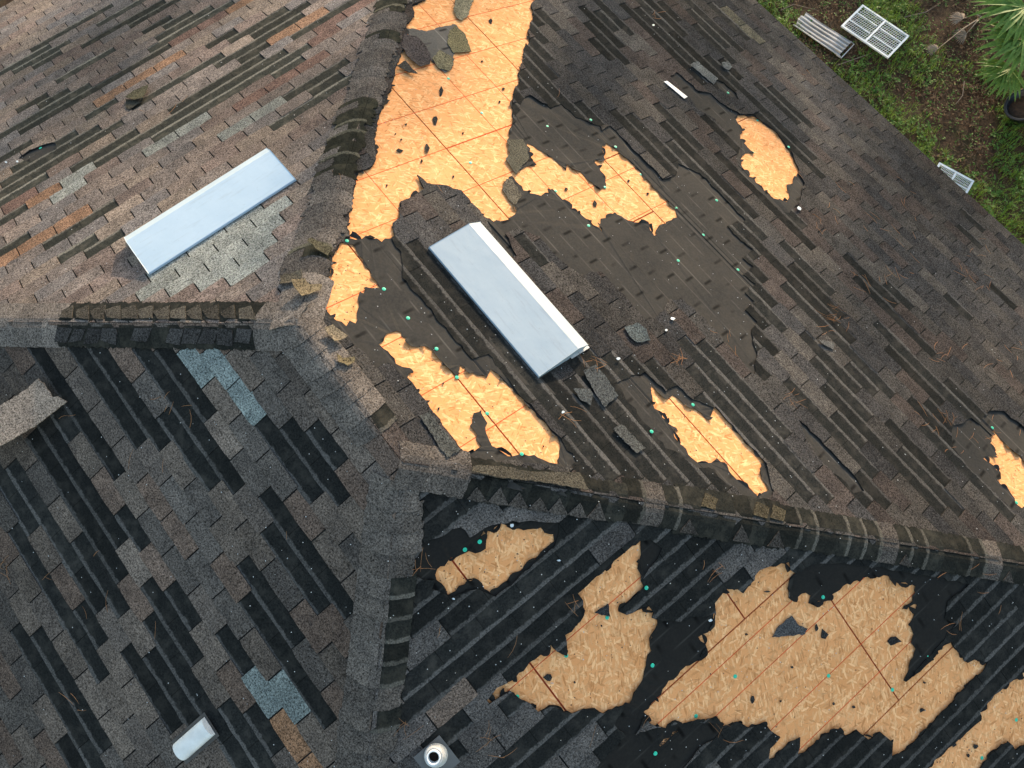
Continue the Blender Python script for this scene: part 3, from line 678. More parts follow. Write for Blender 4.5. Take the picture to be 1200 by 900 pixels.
for hn, hip in HIPS.items():
    L_ = LR if hn == 'ridge' else HL; n = int(L_ / STEP)
    for i in range(n):
        t = L_ - (i + 1) * STEP if hn != 'ridge' else i * STEP
        if t < (.10 if hn == 'bot' else .02) and hn != 'ridge': continue
        if hn == 'ridge' and i > n - 2: continue
        x, y = hpx(hip, t + STEP / 2); q = hsh(i, len(hn), 77); sd_ = i * 13 + len(hn) * 101
        f = .85 + .3 * hsh(i, len(hn), 5)
        g = tuple(v * f for v in GRY)
        Wd = .14; full = lambda c=g, a=-Wd, b=Wd, j=.003: cap(hip, t - .05, STEP + .05, a, b, .0135, .0195, M_SH, c, 'hip_cap' if hn != 'ridge' else 'ridge_cap', j, sd_)
        bare = lambda a=-Wd, b=Wd, j=.004, le=True: cap(hip, t - .02, STEP + .02, a, b, .0125, .0165, M_TORN, sca(CPD, .8, 1.3), 'torn_cap', j, sd_ + 1, ledge=le)
        if hn == 'top':
            if y < 320:
                b_ = .05 + .045 * hsh(i, 4, 4); warm = tuple(v * (.8 + .45 * hsh(i, 7, 2)) for v in g); h2 = .022 + .014 * hsh(i, 9, 9)
                if q < .55:
                    cap(hip, t - .03, STEP + .03, -.20, b_, .014, h2, M_TORN, sca((1.7, 1.6, 1.2), .7, 1.2), 'torn_cap', .024, sd_, bow=.045, ledge=hsh(i, 6, 6) < .5)
                    if q < .3: cap(hip, t - .05, STEP + .01, -.22, -.10 + .05 * hsh(i, 8, 8), .017, h2 - .002, M_SH, warm, 'hip_cap', .012, sd_ + 2, bow=.045)
                else: cap(hip, t - .05, STEP + .05, -.19, b_ + .02, .014, h2, M_SH, warm, 'hip_cap', .022, sd_, bow=.045)
            else: full(tuple(v * 1.45 for v in g), -.16, .15)
        elif hn == 'left':
            if 62 < x < 300:
                bare(-.165, .165, .01, False)
                k = uni(.7, 1.25); J = lambda: uni(-.018, .018)
                if hsh(i, 3, 3) < .9: remnant(hip, 0, t, [(.0 + J(), .022 + J() * .4), (.100 + J(), .028 + J() * .4), (.150 + J(), .090 + J()), (.060 + J(), .138 + J() * .5)], .0185 + .0012 * (i % 3), tuple(v * k for v in (.046, .042, .035)))
                if hsh(i, 3, 4) < .85: remnant(hip, 1, t, [(.0 + J(), .038 + J() * .4), (.110 + J(), .034 + J() * .4), (.140 + J(), .125 + J()), (.025 + J(), .138 + J())], .0185 + .0012 * (i % 3), tuple(v * k for v in (.036, .034, .033)))
            else: full(tuple(v * (1.35 if x < 62 else 1.4) for v in g), -.16, .17)
        elif hn == 'right':
            if x < 548: full(tuple(v * 1.0 for v in g), -.13, .15, .008)
            elif x < 735:
                bare(-.10, .15, .012, False)
                if x > 560 and hsh(i, 5, 1) < .8:
                    remnant(hip, 1, t, [(0, .150), (.062 + uni(-.02, .02), .045 + uni(-.01, .03)), (.128, .150), (.066, .158)], .0205, sca(GRY, .6, .9))
            elif x < 800:
                full(tuple(v * .9 for v in g)) if i % 2 else bare()
            elif x < 925:
                bare(-.16, .16, .008, False)
                if q < .75: remnant(hip, 0, t, [(0, .03), (.10, .02), (.13, .10), (.04, .13)], .0200 + .0015 * (i % 2), sca((.06, .052, .035), .6, 1))
                if .2 < q < .85: remnant(hip, 1, t, [(0, .150), (.062 + uni(-.02, .02), .045 + uni(-.01, .03)), (.128, .150)], .0205, sca(GRY, .5, .8))
            else:
                if i % 7 == 3: full(tuple(v * .8 for v in g))
                else:
                    bare(-Wd, Wd, .008, hsh(i, 2, 9) < .72)
                    if q < .25: remnant(hip, 1, t, [(.02, .13), (.062, .06), (.12, .14)], .0205, tuple(v * .55 for v in GRY))
        elif hn == 'bot':
            D_ = (690 < y < 800 or 845 < y < 872) and q < .85
            if D_: bare(-.15, .16); full(g, -.19, -.005 + .03 * q, .004)
            else: full(tuple(v * (.78 + .42 * q) for v in g), -.20 + .03 * hsh(i, 1, 6), .12 + .06 * hsh(i, 2, 6), .010)
        else:
            cc = tuple(v * 1.25 for v in g)
            if i == 6: bare(-.14, .02); full(cc, .0, .16)
            else: full(cc, -.15, .17)
# ---------------------------------------------------------------- eaves, walls
mb = MB()
for a, b in (((-YE, -YE), (LR + YE, -YE)), ((LR + YE, -YE), (LR + YE, YE)), ((LR + YE, YE), (-YE, YE)), ((-YE, YE), (-YE, -YE))):
    a = Vector((*a, 0)); b = Vector((*b, 0)); d = (b - a).normalized(); L_ = (b - a).length; ang = math.atan2(d.y, d.x)
    fb = MB(); fb.box((L_ / 2, .028, ZE - .165), (L_ - .06, .022, .19), Matrix.Translation(a) @ Matrix.Rotation(ang, 4, 'Z'))
    o = fb.build('fascia_board', M_FASCIA, house); o.matrix_parent_inverse = HI
    wb = MB(); wb.box((L_ / 2, .50, (ZE - .20) / 2), (L_ - .92, .16, ZE - .20), Matrix.Translation(a) @ Matrix.Rotation(ang, 4, 'Z'))
    o = wb.build('wall', M_WALL, house); o.matrix_parent_inverse = HI
    sb = MB(); sb.box((L_ / 2, .24, ZE - .245), (L_ - .1, .40, .012), Matrix.Translation(a) @ Matrix.Rotation(ang, 4, 'Z'))
    o = sb.build('soffit', M_FASCIA, house); o.matrix_parent_inverse = HI
    de = MB(); de.box((L_ / 2, -.004, ZE - .030), (L_ + .008, .006, .055), Matrix.Translation(a) @ Matrix.Rotation(ang, 4, 'Z'))
    o = de.build('drip_edge', M_BLACK, house); o.matrix_parent_inverse = HI

# ---------------------------------------------------------------- vents
def extrude_profile(P, ua, ub):
    n = len(P); V = [(ua, p[0], p[1]) for p in P] + [(ub, p[0], p[1]) for p in P]
    F = [(i, i + n, (i + 1) % n + n, (i + 1) % n) for i in range(n)] + [tuple(reversed(range(n))), tuple(range(n, 2 * n))]
    return V, F
def part_on(s, name, parent_name=None): pass
def roof_vent(s, up0, up1, dn0, dn1, label, M_VENT):
    root = empty('roof_vent'); root.parent = house; root.matrix_parent_inverse = HI; root.matrix_basis = s.M; root['label'] = label
    hu, hf, hd = .030, .105, .062
    a, b = onslope(s, *up0, hu), onslope(s, *up1, hu); c, d = onslope(s, *dn0, hd), onslope(s, *dn1, hd)
    vu = (a.y + b.y) / 2; vd = (c.y + d.y) / 2; ua, ub = sorted(((a.x + c.x) / 2, (b.x + d.x) / 2)); vf = vu + (vd - vu) * .74; q = 1 if vd > vu else -1
    P = [(vu, .012), (vu, hu), (vf - q * .012, hf - .004), (vf, hf - .001), (vf + q * .012, hf - .005), (vd, hd), (vd - q * .003, hd - .006), (vf, hf - .014), (vf - q * .05, hf - .028), (vf - q * .05, .012)]
    V, F = extrude_profile(P, ua, ub); m = mesh('hood', V, F); h = link('hood', m, root, M_VENT)
    bm_ = h.modifiers.new('bevel', 'BEVEL'); bm_.width = .003; bm_.segments = 2; bm_.limit_method = 'ANGLE'
    for e in (ua, ub):                                   # end cheeks under the lip
        k = .004 if e == ua else -.004
        P2 = [(vf - q * .052, .012), (vf - q * .052, hf - .034), (vf, hf - .018), (vd - q * .006, hd - .010), (vd - q * .02, .012)]
        V, F = extrude_profile(P2, e + k, e + k * 2); link('end_cheek', mesh('end_cheek', V, F), root, M_VENT)
    mb = MB(); mb.box(((ua + ub) / 2, vf - q * .046, .04), (ub - ua - .02, .006, .055)); mb.build('screen', M_BLACK, root)
    mb = MB(); mb.box(((ua + ub) / 2, (vf + vd) / 2, .014), (ub - ua + .02, abs(vd - vf) + .06, .003)); mb.build('flange', M_STEEL, root)
    return ua, ub, vu, vd
roof_vent(SL['TR'], (505, 292), (632, 442), (560, 258), (690, 403), 'long pale blue-white slant-back metal vent beside the large bare board patch', M_VENT)
VL = roof_vent(SL['TL'], (172, 322), (345, 210), (148, 278), (312, 172), 'long white slant-back metal vent above a patch of pale grey shingles', M_VENT2)

s = SL['BL']; root = empty('exhaust_hood'); root.parent = house; root.matrix_parent_inverse = HI
c = onslope(s, 227, 866, .04); root.matrix_basis = s.M @ Matrix.Translation((c.x, c.y, 0)); root['label'] = 'small white rounded exhaust hood on the shaded slope'
P = [(-.062, .012)] + [(-.060 * math.cos(math.pi * k / 12), .036 + .040 * math.sin(math.pi * k / 12)) for k in range(13)] + [(.062, .012)]
V = [(p[0], -.135, p[1]) for p in P] + [(p[0], -.05, p[1]) for p in P] + [(p[0], .125, p[1] * .8 + .003) for p in P]; n = len(P)
F = [(r_ * n + i, r_ * n + i + 1, (r_ + 1) * n + i + 1, (r_ + 1) * n + i) for r_ in range(2) for i in range(n - 1)] + [tuple(range(2 * n, 3 * n))]
hd = link('hood', mesh('hood', V, F), root, plain('hood_white', (.60, .60, .58), .6, .3, var=.12, scale=12)); sm = hd.modifiers.new('solid', 'SOLIDIFY'); sm.thickness = .004
mb = MB(); mb.box((0, -.01, .0155), (.17, .30, .003)); mb.build('flange', plain('dusty_flange', (.075, .07, .065), .9, .1, var=.3), root)
mb = MB(); mb.box((0, -.10, .035), (.10, .006, .045)); mb.build('damper', M_VENT2, root)

s = SL['BR']; c = onslope(s, 510, 884, .015); base = s.M @ Vector((c.x, c.y, .015)); root = empty('vent_pipe'); root.parent = house; root.matrix_parent_inverse = HI
root.location = base; root['label'] = 'short white plumbing vent pipe standing in its flashing'
def ring(mb, zs, n=28):
    V = [(r * math.cos(2 * math.pi * k / n), r * math.sin(2 * math.pi * k / n), z) for r, z in zs for k in range(n)]
    F = [(i * n + k, i * n + (k + 1) % n, (i + 1) * n + (k + 1) % n, (i + 1) * n + k) for i in range(len(zs) - 1) for k in range(n)]; mb.add(V, F)
mb = MB(); ring(mb, [(.041, -.03), (.041, .130), (.039, .133), (.033, .133), (.031, .130), (.031, -.02), (.001, -.02)]); mb.build('pipe', M_PIPE, root, True)
mb = MB(); ring(mb, [(.078, -.03), (.064, .02), (.056, .06), (.053, .10), (.050, .105), (.0425, .105), (.042, .08)]); mb.build('collar', plain('pipe_collar', (.40, .41, .41), .7, .3, var=.3, scale=14), root, True)
fl = MB(); fl.box((-.01, -.03, .018), (.19, .21, .003)); o = fl.build('flashing_plate', plain('grey_flashing', (.085, .085, .085), .6, var=.25), root)
o.matrix_basis = Matrix.Translation(-base) @ s.M @ Matrix.Translation((c.x, c.y, 0))
inn = MB(); ring(inn, [(.0308, .05), (.001, .05)]); inn.build('pipe_inside', plain('pipe_dark', (.03, .018, .012), .9), root)  # dark brown disc closing the pipe below its rim

# ---------------------------------------------------------------- loose pieces lying on the roof
def scrap(nm, pts, h, c, label, cat='shingle', name='loose_shingle', curl=.0, tilt=(0, 0), mat=None, th=.0036, group=None, amp=.006):
    s = SL[nm]; P = [onslope(s, *p, h) for p in pts]; cen = sum(P, Vector((0, 0))) / len(P)
    P = ccw(ragged([p - cen for p in P], amp, .02, len(pts) * 7 + int(abs(cen.x) * 100)))
    R_ = max(p.length for p in P); ax = max(P, key=lambda p: p.length).normalized(); inner = [Vector((p.x * .5, p.y * .5)) for p in P]
    top = lambda p: h + tilt[0] * p.x + tilt[1] * p.y + curl * ((p.dot(Vector((-ax.y, ax.x)))) / R_) ** 2 + curl * .4 * (p.dot(ax) / R_) ** 2
    V2 = P + inner; n = len(P); F2 = [(i, (i + 1) % n, n + (i + 1) % n, n + i) for i in range(n)] + [tuple(range(n, 2 * n))]
    V, F = prism(V2, F2, top, th); m = mesh(name, V, F); setuv(m, lambda co: (.1, .1))
    o = link(name, m, None, mat or M_SH); o.matrix_world = s.M @ Matrix.Translation((cen.x, cen.y, 0)); o.color = (*c, 1)
    return tag(o, label, cat, group)
SLT = (.045, .05, .052)
scrap('TR', Z(480, 480, 4, [(45, 30), (95, 10), (130, 60), (240, 190), (175, 225), (130, 160), (110, 120)]), .022, (0.047, 0.05, 0.048), 'long curled slate-grey shingle strip beside the split bare board patch', curl=.010)
z6 = lambda p: Z(640, 380, 6, p)
scrap('TR', z6([(260, 330), (350, 285), (430, 380), (510, 500), (460, 540), (410, 580), (320, 440)]), .022, SLT, 'largest flat slate-grey scrap off the lower end of the pale vent', tilt=(.03, .02))
scrap('TR', z6([(190, 450), (310, 455), (330, 490), (320, 570), (240, 530)]), .022, SLT, 'five-sided slate scrap just below the vent corner', tilt=(.04, 0))
scrap('TR', z6([(470, 740), (530, 700), (700, 870), (640, 905)]), .022, (0.055, 0.057, 0.055), 'narrow upright slate strip left of the spearhead-shaped bare patch', tilt=(.02, -.03))
scrap('TR', z6([(550, 20), (640, -10), (700, 30), (735, 115), (640, 130), (590, 90)]), .022, (0.052, 0.063, 0.066), 'bluish grey torn scrap on intact brown shingles beside the vent', curl=.007)
scrap('TR', Z(760, 0, 6, [(290, 455), (340, 430), (490, 550), (460, 590)]), .022, (0.088, 0.094, 0.094), 'pale grey loose tab above the small oval bare patch', tilt=(.03, 0))
scrap('TR', Z(760, 0, 6, [(515, 440), (560, 430), (590, 470), (560, 490), (520, 465)]), .022, (0.077, 0.083, 0.083), 'tiny pale grey scrap on the dark courses near the eave', tilt=(.05, 0))
scrap('TR', Z(900, 300, 6, [(360, 590), (440, 600), (470, 620), (460, 655), (380, 615)]), .022, (0.072, 0.072, 0.069), 'wedge of grey shingle caught under a clump of pine needles', tilt=(.05, 0))
scrap('TR', Z(760, 0, 6, [(108, 572), (132, 568), (275, 680), (252, 692)]), .024, (.7, .74, .76), 'thin white metal strip lying across the courses near the felt', 'metal strip', 'metal_strip', mat=M_WHITE, th=.003, amp=.001)
z4 = lambda p: Z(300, 300, 4, p)
scrap('TR', z4([(165, 112), (230, 105), (250, 130), (310, 135), (300, 160), (215, 190), (182, 150)]), .045, (0.132, 0.105, 0.066), 'tan upturned shingle piece with a nail hole near the top hip', curl=.010)
scrap('TL', z4([(112, 92), (215, 68), (218, 100), (165, 125), (115, 132)]), .035, (0.066, 0.058, 0.044), 'olive curled cap piece against the top hip caps', curl=.014)
scrap('TR', z4([(320, 340), (360, 325), (430, 375), (412, 390), (370, 402)]), .05, (0.149, 0.121, 0.083), 'tan folded shingle piece sticking up beside the narrow bare patch', curl=.018)
scrap('TR', z4([(375, 455), (400, 478), (462, 472), (465, 490), (430, 515), (385, 495)]), .035, (0.105, 0.085, 0.05), 'crumpled olive shingle piece on the brown felt by the ridge end', curl=.014)
scrap('TR', Z(320, 140, 6, [(238, 852), (268, 830), (420, 905), (385, 960), (300, 905)]), .045, (0.061, 0.055, 0.036), 'olive flap hanging off the hip caps over the grey shingles', curl=.007)
scrap('TL', [(147, 114), (157, 106), (174, 99), (168, 115), (158, 117)], .04, (0.055, 0.051, 0.033), 'folded olive shingle flap lifted from the sunlit courses', curl=.010)
scrap('TL', [(147, 116), (158, 117), (166, 119), (152, 128), (147, 126)], .02, (0.033, 0.031, 0.025), 'dark triangular scrap tucked under the folded olive flap')
scrap('BL', [(-30, 492), (0, 478), (20, 463), (30, 452), (37, 443), (45, 452), (53, 465), (58, 464), (68, 470), (42, 498), (17, 518), (-30, 550)], .11, (.21, .165, .13), 'large tan curved shingle flap lying over the shaded courses', curl=.03, tilt=(0, -.28), th=.008)
scrap('TR', Z(480, 480, 4, [(290, 290), (300, 262), (430, 262), (560, 290), (700, 292), (800, 295), (840, 375), (700, 352), (560, 330), (420, 318)]), .040, (0.047, 0.043, 0.034), 'long lifted strip of caps along the hip above the black notches', curl=.01, th=.007)
z2 = lambda p: Z(400, 0, 3, p)
scrap('TR', z2([(222, 95), (300, 110), (345, 95), (400, 85), (430, 115), (400, 150), (390, 240), (365, 255), (340, 240), (310, 200), (285, 180), (250, 160)]), -.004, (1, 1, 1), 'brown felt flap left across the top of the large bare patch', 'felt', 'torn_felt', mat=felt_mat('faded_felt', .333, -SE, 4.6), th=.002, amp=.012)
scrap('TR', z2([(380, 110), (400, 90), (435, 118), (458, 180), (395, 185), (372, 150)]), .004, (0.104, 0.094, 0.056), 'olive shingle corner at the end of the brown felt flap', amp=.006)
scrap('TR', z2([(345, 175), (390, 200), (395, 225), (380, 250), (340, 238), (320, 205)]), .004, (0.114, 0.104, 0.068), 'olive shingle tongue hanging from the brown felt flap', amp=.006)
scrap('TR', z2([(220, 120), (270, 130), (300, 165), (318, 205), (312, 225), (275, 232), (235, 200), (212, 160)]), .012, (0.051, 0.044, 0.043), 'charcoal shingle piece spilling off the top hip', curl=.007, amp=.01)
scrap('TR', z2([(195, 232), (225, 215), (268, 258), (240, 255)]), .012, (0.043, 0.04, 0.036), 'pointed black shingle sliver on the board by the top hip', curl=.01)
scrap('TR', z2([(400, 0), (395, 40), (410, 65), (425, 72), (445, 55), (455, 20), (470, -10), (420, -20)]), .004, (0.135, 0.125, 0.088), 'olive shingle tongue above the uppermost joint in the board', amp=.008)
scrap('TR', Z(560, 90, 6, [(205, 440), (320, 440), (345, 500), (360, 570), (300, 640), (270, 690), (195, 575), (225, 545)]), .006, (0.068, 0.064, 0.049), 'olive torn shingle wedge pointing down into the large bare patch', amp=.008)
scrap('TR', Z(560, 90, 6, [(200, 720), (240, 720), (310, 830), (260, 900), (230, 880), (170, 790)]), .002, (0.08, 0.072, 0.057), 'narrow brown torn shingle above the felt tongue', amp=.008)
scrap('BR', Z(800, 600, 3, [(315, 440), (340, 400), (385, 365), (410, 400), (440, 410), (430, 430), (380, 435)]), -.004, (.05, .05, .052), 'black triangular shingle scrap on the widest bare board patch', amp=.006)
scrap('BR', Z(400, 600, 3, [(890, 355), (938, 322), (946, 368), (915, 362)]), -.004, (.03, .03, .032), 'black triangular scrap on the middle shaded bare patch', amp=.005)
GS = 'small black scraps strewn on the bare board'
for nm, ox, oy, k, pts in (('TR', 400, 0, 3, [(352, 318, 14, 40), (330, 418, 20, 36), (300, 520, 18, 34), (205, 528, 22, 14), (228, 437, 8, 8), (428, 467, 9, 8), (570, 312, 10, 9), (557, 357, 9, 9), (525, 72, 11, 24), (495, 215, 9, 8), (160, 652, 12, 9), (393, 620, 10, 8), (893, 715, 14, 22), (790, 665, 12, 14), (1010, 635, 9, 9), (190, 470, 7, 7), (283, 566, 10, 12), (1078, 680, 9, 9), (210, 490, 6, 6)]),
                           ('TR', 400, 300, 3, [(358, 448, 10, 9), (343, 535, 9, 12), (710, 668, 8, 8)]),
                           ('BR', 800, 600, 3, [(497, 430, 30, 32), (745, 455, 42, 30), (840, 697, 26, 16), (298, 280, 20, 10), (225, 430, 10, 10), (245, 660, 16, 30), (530, 675, 12, 12), (600, 687, 14, 10), (850, 600, 12, 8), (955, 820, 20, 16), (1005, 855, 16, 16), (1030, 825, 22, 16), (345, 665, 9, 9), (385, 545, 14, 10), (470, 410, 14, 30)]),
                           ('BR', 400, 600, 3, [(730, 582, 38, 30), (915, 400, 9, 9), (820, 600, 9, 9)])):
    for (x, y, w_, h_) in pts:
        n = 6; P = [(ox + (x + w_ / 2 * math.cos(2 * math.pi * q / n) * uni(.4, 1.35)) / k, oy + (y + h_ / 2 * math.sin(2 * math.pi * q / n) * uni(.4, 1.35)) / k) for q in range(n)]
        scrap(nm, P, -.003, (.024, .024, .024), 'small black shingle scrap lying on bare ' + ('sunlit' if nm == 'TR' else 'shaded') + ' board', name='shingle_scrap', cat='scrap', group=GS + (' in the sun' if nm == 'TR' else ' in the shade'), amp=.003, tilt=(uni(-.1, .1), uni(-.1, .1)))
for nm, x, y, r in (('TR', 937, 244, 5), ('TR', 788, 373, 5), ('TR', 766, 29, 3), ('TR', 725, 420, 4), ('TR', 781, 387, 3.5), ('TR', 660, 483, 3.5), ('TL', 20, 189, 3), ('TL', 7, 190, 2.5), ('BR', 600, 616, 5), ('BR', 532, 702, 3), ('BR', 833, 727, 4), ('BR', 655, 657, 3)):
    r *= .58; P = [(x + r * math.cos(q * 1.05) * uni(.6, 1.3), y + r * .7 * math.sin(q * 1.05) * uni(.6, 1.3)) for q in range(6)]
    scrap(nm, P, .026, (.8, .8, .8), 'small white chip lying on the ' + {'TR': 'sunlit slope with the large bare patch', 'TL': 'sunlit brown slope', 'BR': 'shaded slope with bare boards'}[nm], 'chip', 'white_chip', mat=M_WHITE, group='white chips on ' + {'TR': 'the torn slope', 'TL': 'the brown slope', 'BR': 'the shaded torn slope'}[nm], th=.004, tilt=(uni(-.2, .2), uni(-.2, .2)), amp=.002)

# ---------------------------------------------------------------- torn tongues of felt curling up along the edges of the bare boards
rf = random.Random(33)
for nm in ('TR', 'BR'):
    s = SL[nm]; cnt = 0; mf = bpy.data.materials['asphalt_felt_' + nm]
    for P in s.osb:
        i = 0; n = len(P)
        while i < n - 4 and cnt < 140:
            m_ = rf.randint(1, 3); a, b = P[i], P[i + m_]; d = b - a; i += rf.randint(2, 6)
            px = loc2px(s, a.x, a.y)
            if d.length < .02 or not (-10 < px[0] < 1210 and -10 < px[1] < 910) or rf.random() < .45: continue
            nn = Vector((-d.y, d.x)) / d.length; ln = rf.uniform(.008, .030); sk = rf.uniform(-.4, .4); up_ = rf.uniform(.004, .022); V = []; k0 = rf.uniform(.1, .6)
            for side in range(2):
                for q, (f, z) in enumerate(((-.35, 0), (0, .15), (.55, .6), (1, 1))):
                    w0, w1 = (0, 1) if q < 2 else (.12, .88) if q == 2 else (k0, min(1, k0 + rf.uniform(.1, .35)))
                    for w_ in (w0, (w0 + w1) / 2, w1):
                        c = a + d * w_ + nn * ln * f * (1 if w_ != (w0 + w1) / 2 else rf.uniform(.85, 1.15)) + d * sk * max(0, f) * .4; V.append((c.x, c.y, -.004 + up_ * z - .0016 * side))
            F = []
            for q in range(3):
                for w_ in range(2): e = q * 3 + w_; F.append((e, e + 1, e + 4, e + 3)); e += 12; F.append((e, e + 3, e + 4, e + 1))
                F.append((q * 3, q * 3 + 3, q * 3 + 15, q * 3 + 12)); F.append((q * 3 + 2, q * 3 + 14, q * 3 + 17, q * 3 + 5))
            F += [(9, 10, 22, 21), (10, 11, 23, 22), (1, 0, 12, 13), (2, 1, 13, 14)]
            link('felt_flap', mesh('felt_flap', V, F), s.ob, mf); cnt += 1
# ---------------------------------------------------------------- nails
M_RUST = plain('rusty_nail', (.045, .03, .022), .8)
mb = MB(); ring(mb, [(.0005, .0045), (.0045, .0045), (.006, .003), (.0125, .0022), (.0135, 0)], 14); NAILG = mesh('cap_nail', mb.V, mb.F); NAILG.materials.append(M_GREEN)
green = {'TR': Z(400, 0, 3, [(20, 845), (205, 525), (455, 568), (495, 393), (378, 272), (590, 497), (725, 442), (875, 425), (965, 515), (1055, 610), (928, 657), (755, 668), (870, 792), (1178, 730)]) + Z(400, 300, 3, [(150, 115), (235, 217), (335, 325), (407, 425), (515, 550), (635, 695), (990, 12), (1090, 125), (1185, 15), (1088, 620)]) + Z(800, 0, 3, [(160, 325), (265, 420), (370, 520), (248, 535), (120, 703), (73, 825)]) + Z(800, 300, 3, [(195, 47), (37, 522), (1090, 603), (1178, 865)]),
         'BR': Z(400, 600, 3, [(487, 105), (435, 133), (1070, 265), (937, 373), (793, 507), (620, 652), (1095, 540), (1105, 850)]) + Z(800, 600, 3, [(495, 300), (188, 580), (517, 578), (742, 627), (862, 507), (50, 720), (1178, 733), (1057, 867)]), 'TL': [(47, 173)]}
for nm, pts in green.items():
    for p in pts:
        c = onslope(SL[nm], *p); on_board = any(inside(Q, c) for Q, _ in SL[nm].osbc)
        o = link('cap_nail', NAILG, SL[nm].ob); o.location = (c.x, c.y, -.0118 if on_board else -.004 if any(inside(Q, c) for Q, _ in SL[nm].cutc) else .012)
for nm, cnt in (('TR', 480), ('BR', 260), ('TL', 130), ('BL', 150)):
    s = SL[nm]; mb = MB(); r = random.Random(5); n = 0
    while n < cnt:
        px, py = r.uniform(-40, 1240), r.uniform(-40, 940); c = onslope(s, px, py)
        if not inside(s.poly, c): continue
        bd = any(inside(Q, c) for Q, _ in s.osbc); fe = any(inside(Q, c) for Q, _ in s.cutc)
        k = int((c.y + SE) / EXP); f = c.y + SE - k * EXP
        if not (bd or fe):
            j = int(math.floor(c.x / TAB - k * STAG[nm]))
            if r.random() < .8: c.y = -SE + k * EXP + EXP * .55
            if r.random() < .75 and not any(inside([onslope(s, *p) for p in P], c) for P in DAREA[nm]): continue
        h = -.0112 if bd else -.0035 if fe else .0145
        q = r.uniform(.0022, .0042); mb.add([(c.x + q * math.cos(k_ * 1.047), c.y + q * math.sin(k_ * 1.047), h) for k_ in range(6)] + [(c.x, c.y, h + .003)], [(k_, (k_ + 1) % 6, 6) for k_ in range(6)]); n += 1
    tag(mb.build('nail_heads', M_STEEL, s.ob), kind='stuff')
    if s.osbc:                                           # rusty nails and nail holes on the bare boards
        mb = MB(); n = 0
        while n < 170:
            Q, qb = r.choice(s.osbc[:6]); c = Vector((r.uniform(qb[0], qb[2]), r.uniform(qb[1], qb[3])))
            if not inside(Q, c) or not -20 < loc2px(s, c.x, c.y)[0] < 1220: n += .02; continue
            q = r.uniform(.0025, .0055); mb.add([(c.x + q * math.cos(k_ * 1.047), c.y + q * math.sin(k_ * 1.047), -.0116) for k_ in range(6)] + [(c.x, c.y, -.0095)], [(k_, (k_ + 1) % 6, 6) for k_ in range(6)]); n += 1
        tag(mb.build('rusty_nails', M_RUST, s.ob), kind='stuff')

# ---------------------------------------------------------------- pine needles
mb = MB(); r = random.Random(11)
clumps = [('TR', 975, 375, 16, 26), ('TR', 1015, 330, 14, 12), ('TR', 1045, 325, 10, 6), ('TR', 925, 470, 16, 10), ('TR', 1105, 490, 14, 12), ('TR', 1140, 300, 20, 10), ('TR', 1150, 330, 25, 10), ('TR', 1090, 500, 18, 8), ('TR', 1180, 420, 25, 12), ('TR', 1100, 410, 30, 10), ('TR', 990, 230, 30, 8), ('TR', 960, 260, 25, 10), ('TR', 1050, 240, 40, 10), ('TR', 1060, 300, 50, 14), ('TR', 795, 422, 7, 10), ('TR', 690, 425, 14, 8), ('TR', 665, 490, 12, 6), ('TR', 850, 400, 16, 8), ('TR', 935, 205, 15, 6), ('TR', 940, 85, 8, 4), ('TR', 1170, 510, 25, 10), ('TR', 1120, 520, 25, 8), ('TR', 770, 25, 10, 6), ('TR', 560, 270, 200, 8),
          ('BR', 840, 665, 14, 6), ('BR', 585, 865, 25, 10), ('BR', 470, 850, 14, 8), ('BR', 670, 705, 8, 6), ('BR', 490, 660, 10, 8), ('BR', 505, 745, 14, 4), ('BR', 840, 860, 20, 8), ('BR', 1110, 730, 20, 6), ('BR', 1150, 690, 30, 6), ('BR', 800, 700, 250, 14),
          ('BL', 5, 665, 10, 10), ('BL', 200, 470, 20, 6), ('BL', 225, 485, 14, 4), ('BL', 60, 675, 8, 4), ('BL', 85, 490, 10, 3), ('BL', 90, 830, 20, 5), ('BL', 180, 650, 150, 10), ('TL', 400, 205, 8, 5), ('TL', 25, 300, 8, 4), ('TL', 200, 120, 150, 8)]
for nm, px, py, sp, cnt in clumps:
    s = SL[nm]; ang0 = r.uniform(0, 3.14)
    for _ in range(int(cnt * .7)):
        c = onslope(s, px + r.gauss(0, sp * .5), py + r.gauss(0, sp * .5))
        if not inside(s.poly, c): continue
        a = ang0 + r.gauss(0, .8); L_ = r.uniform(.05, .15); bend = r.uniform(-.25, .25); h = r.uniform(.017, .028)
        pts = [s.M @ Vector((c.x + L_ * (t - .5) * math.cos(a) - bend * L_ * (t - .5) ** 2 * math.sin(a) * 2, c.y + L_ * (t - .5) * math.sin(a) + bend * L_ * (t - .5) ** 2 * math.cos(a) * 2, h + .006 * t)) for t in (0, .33, .66, 1)]
        mb.tube(pts, [.0010, .0013, .0012, .0006], 4)
tag(mb.build('pine_needles', M_NEEDLE), 'dry rust-coloured pine needles scattered over the shingles', 'needles', kind='stuff')
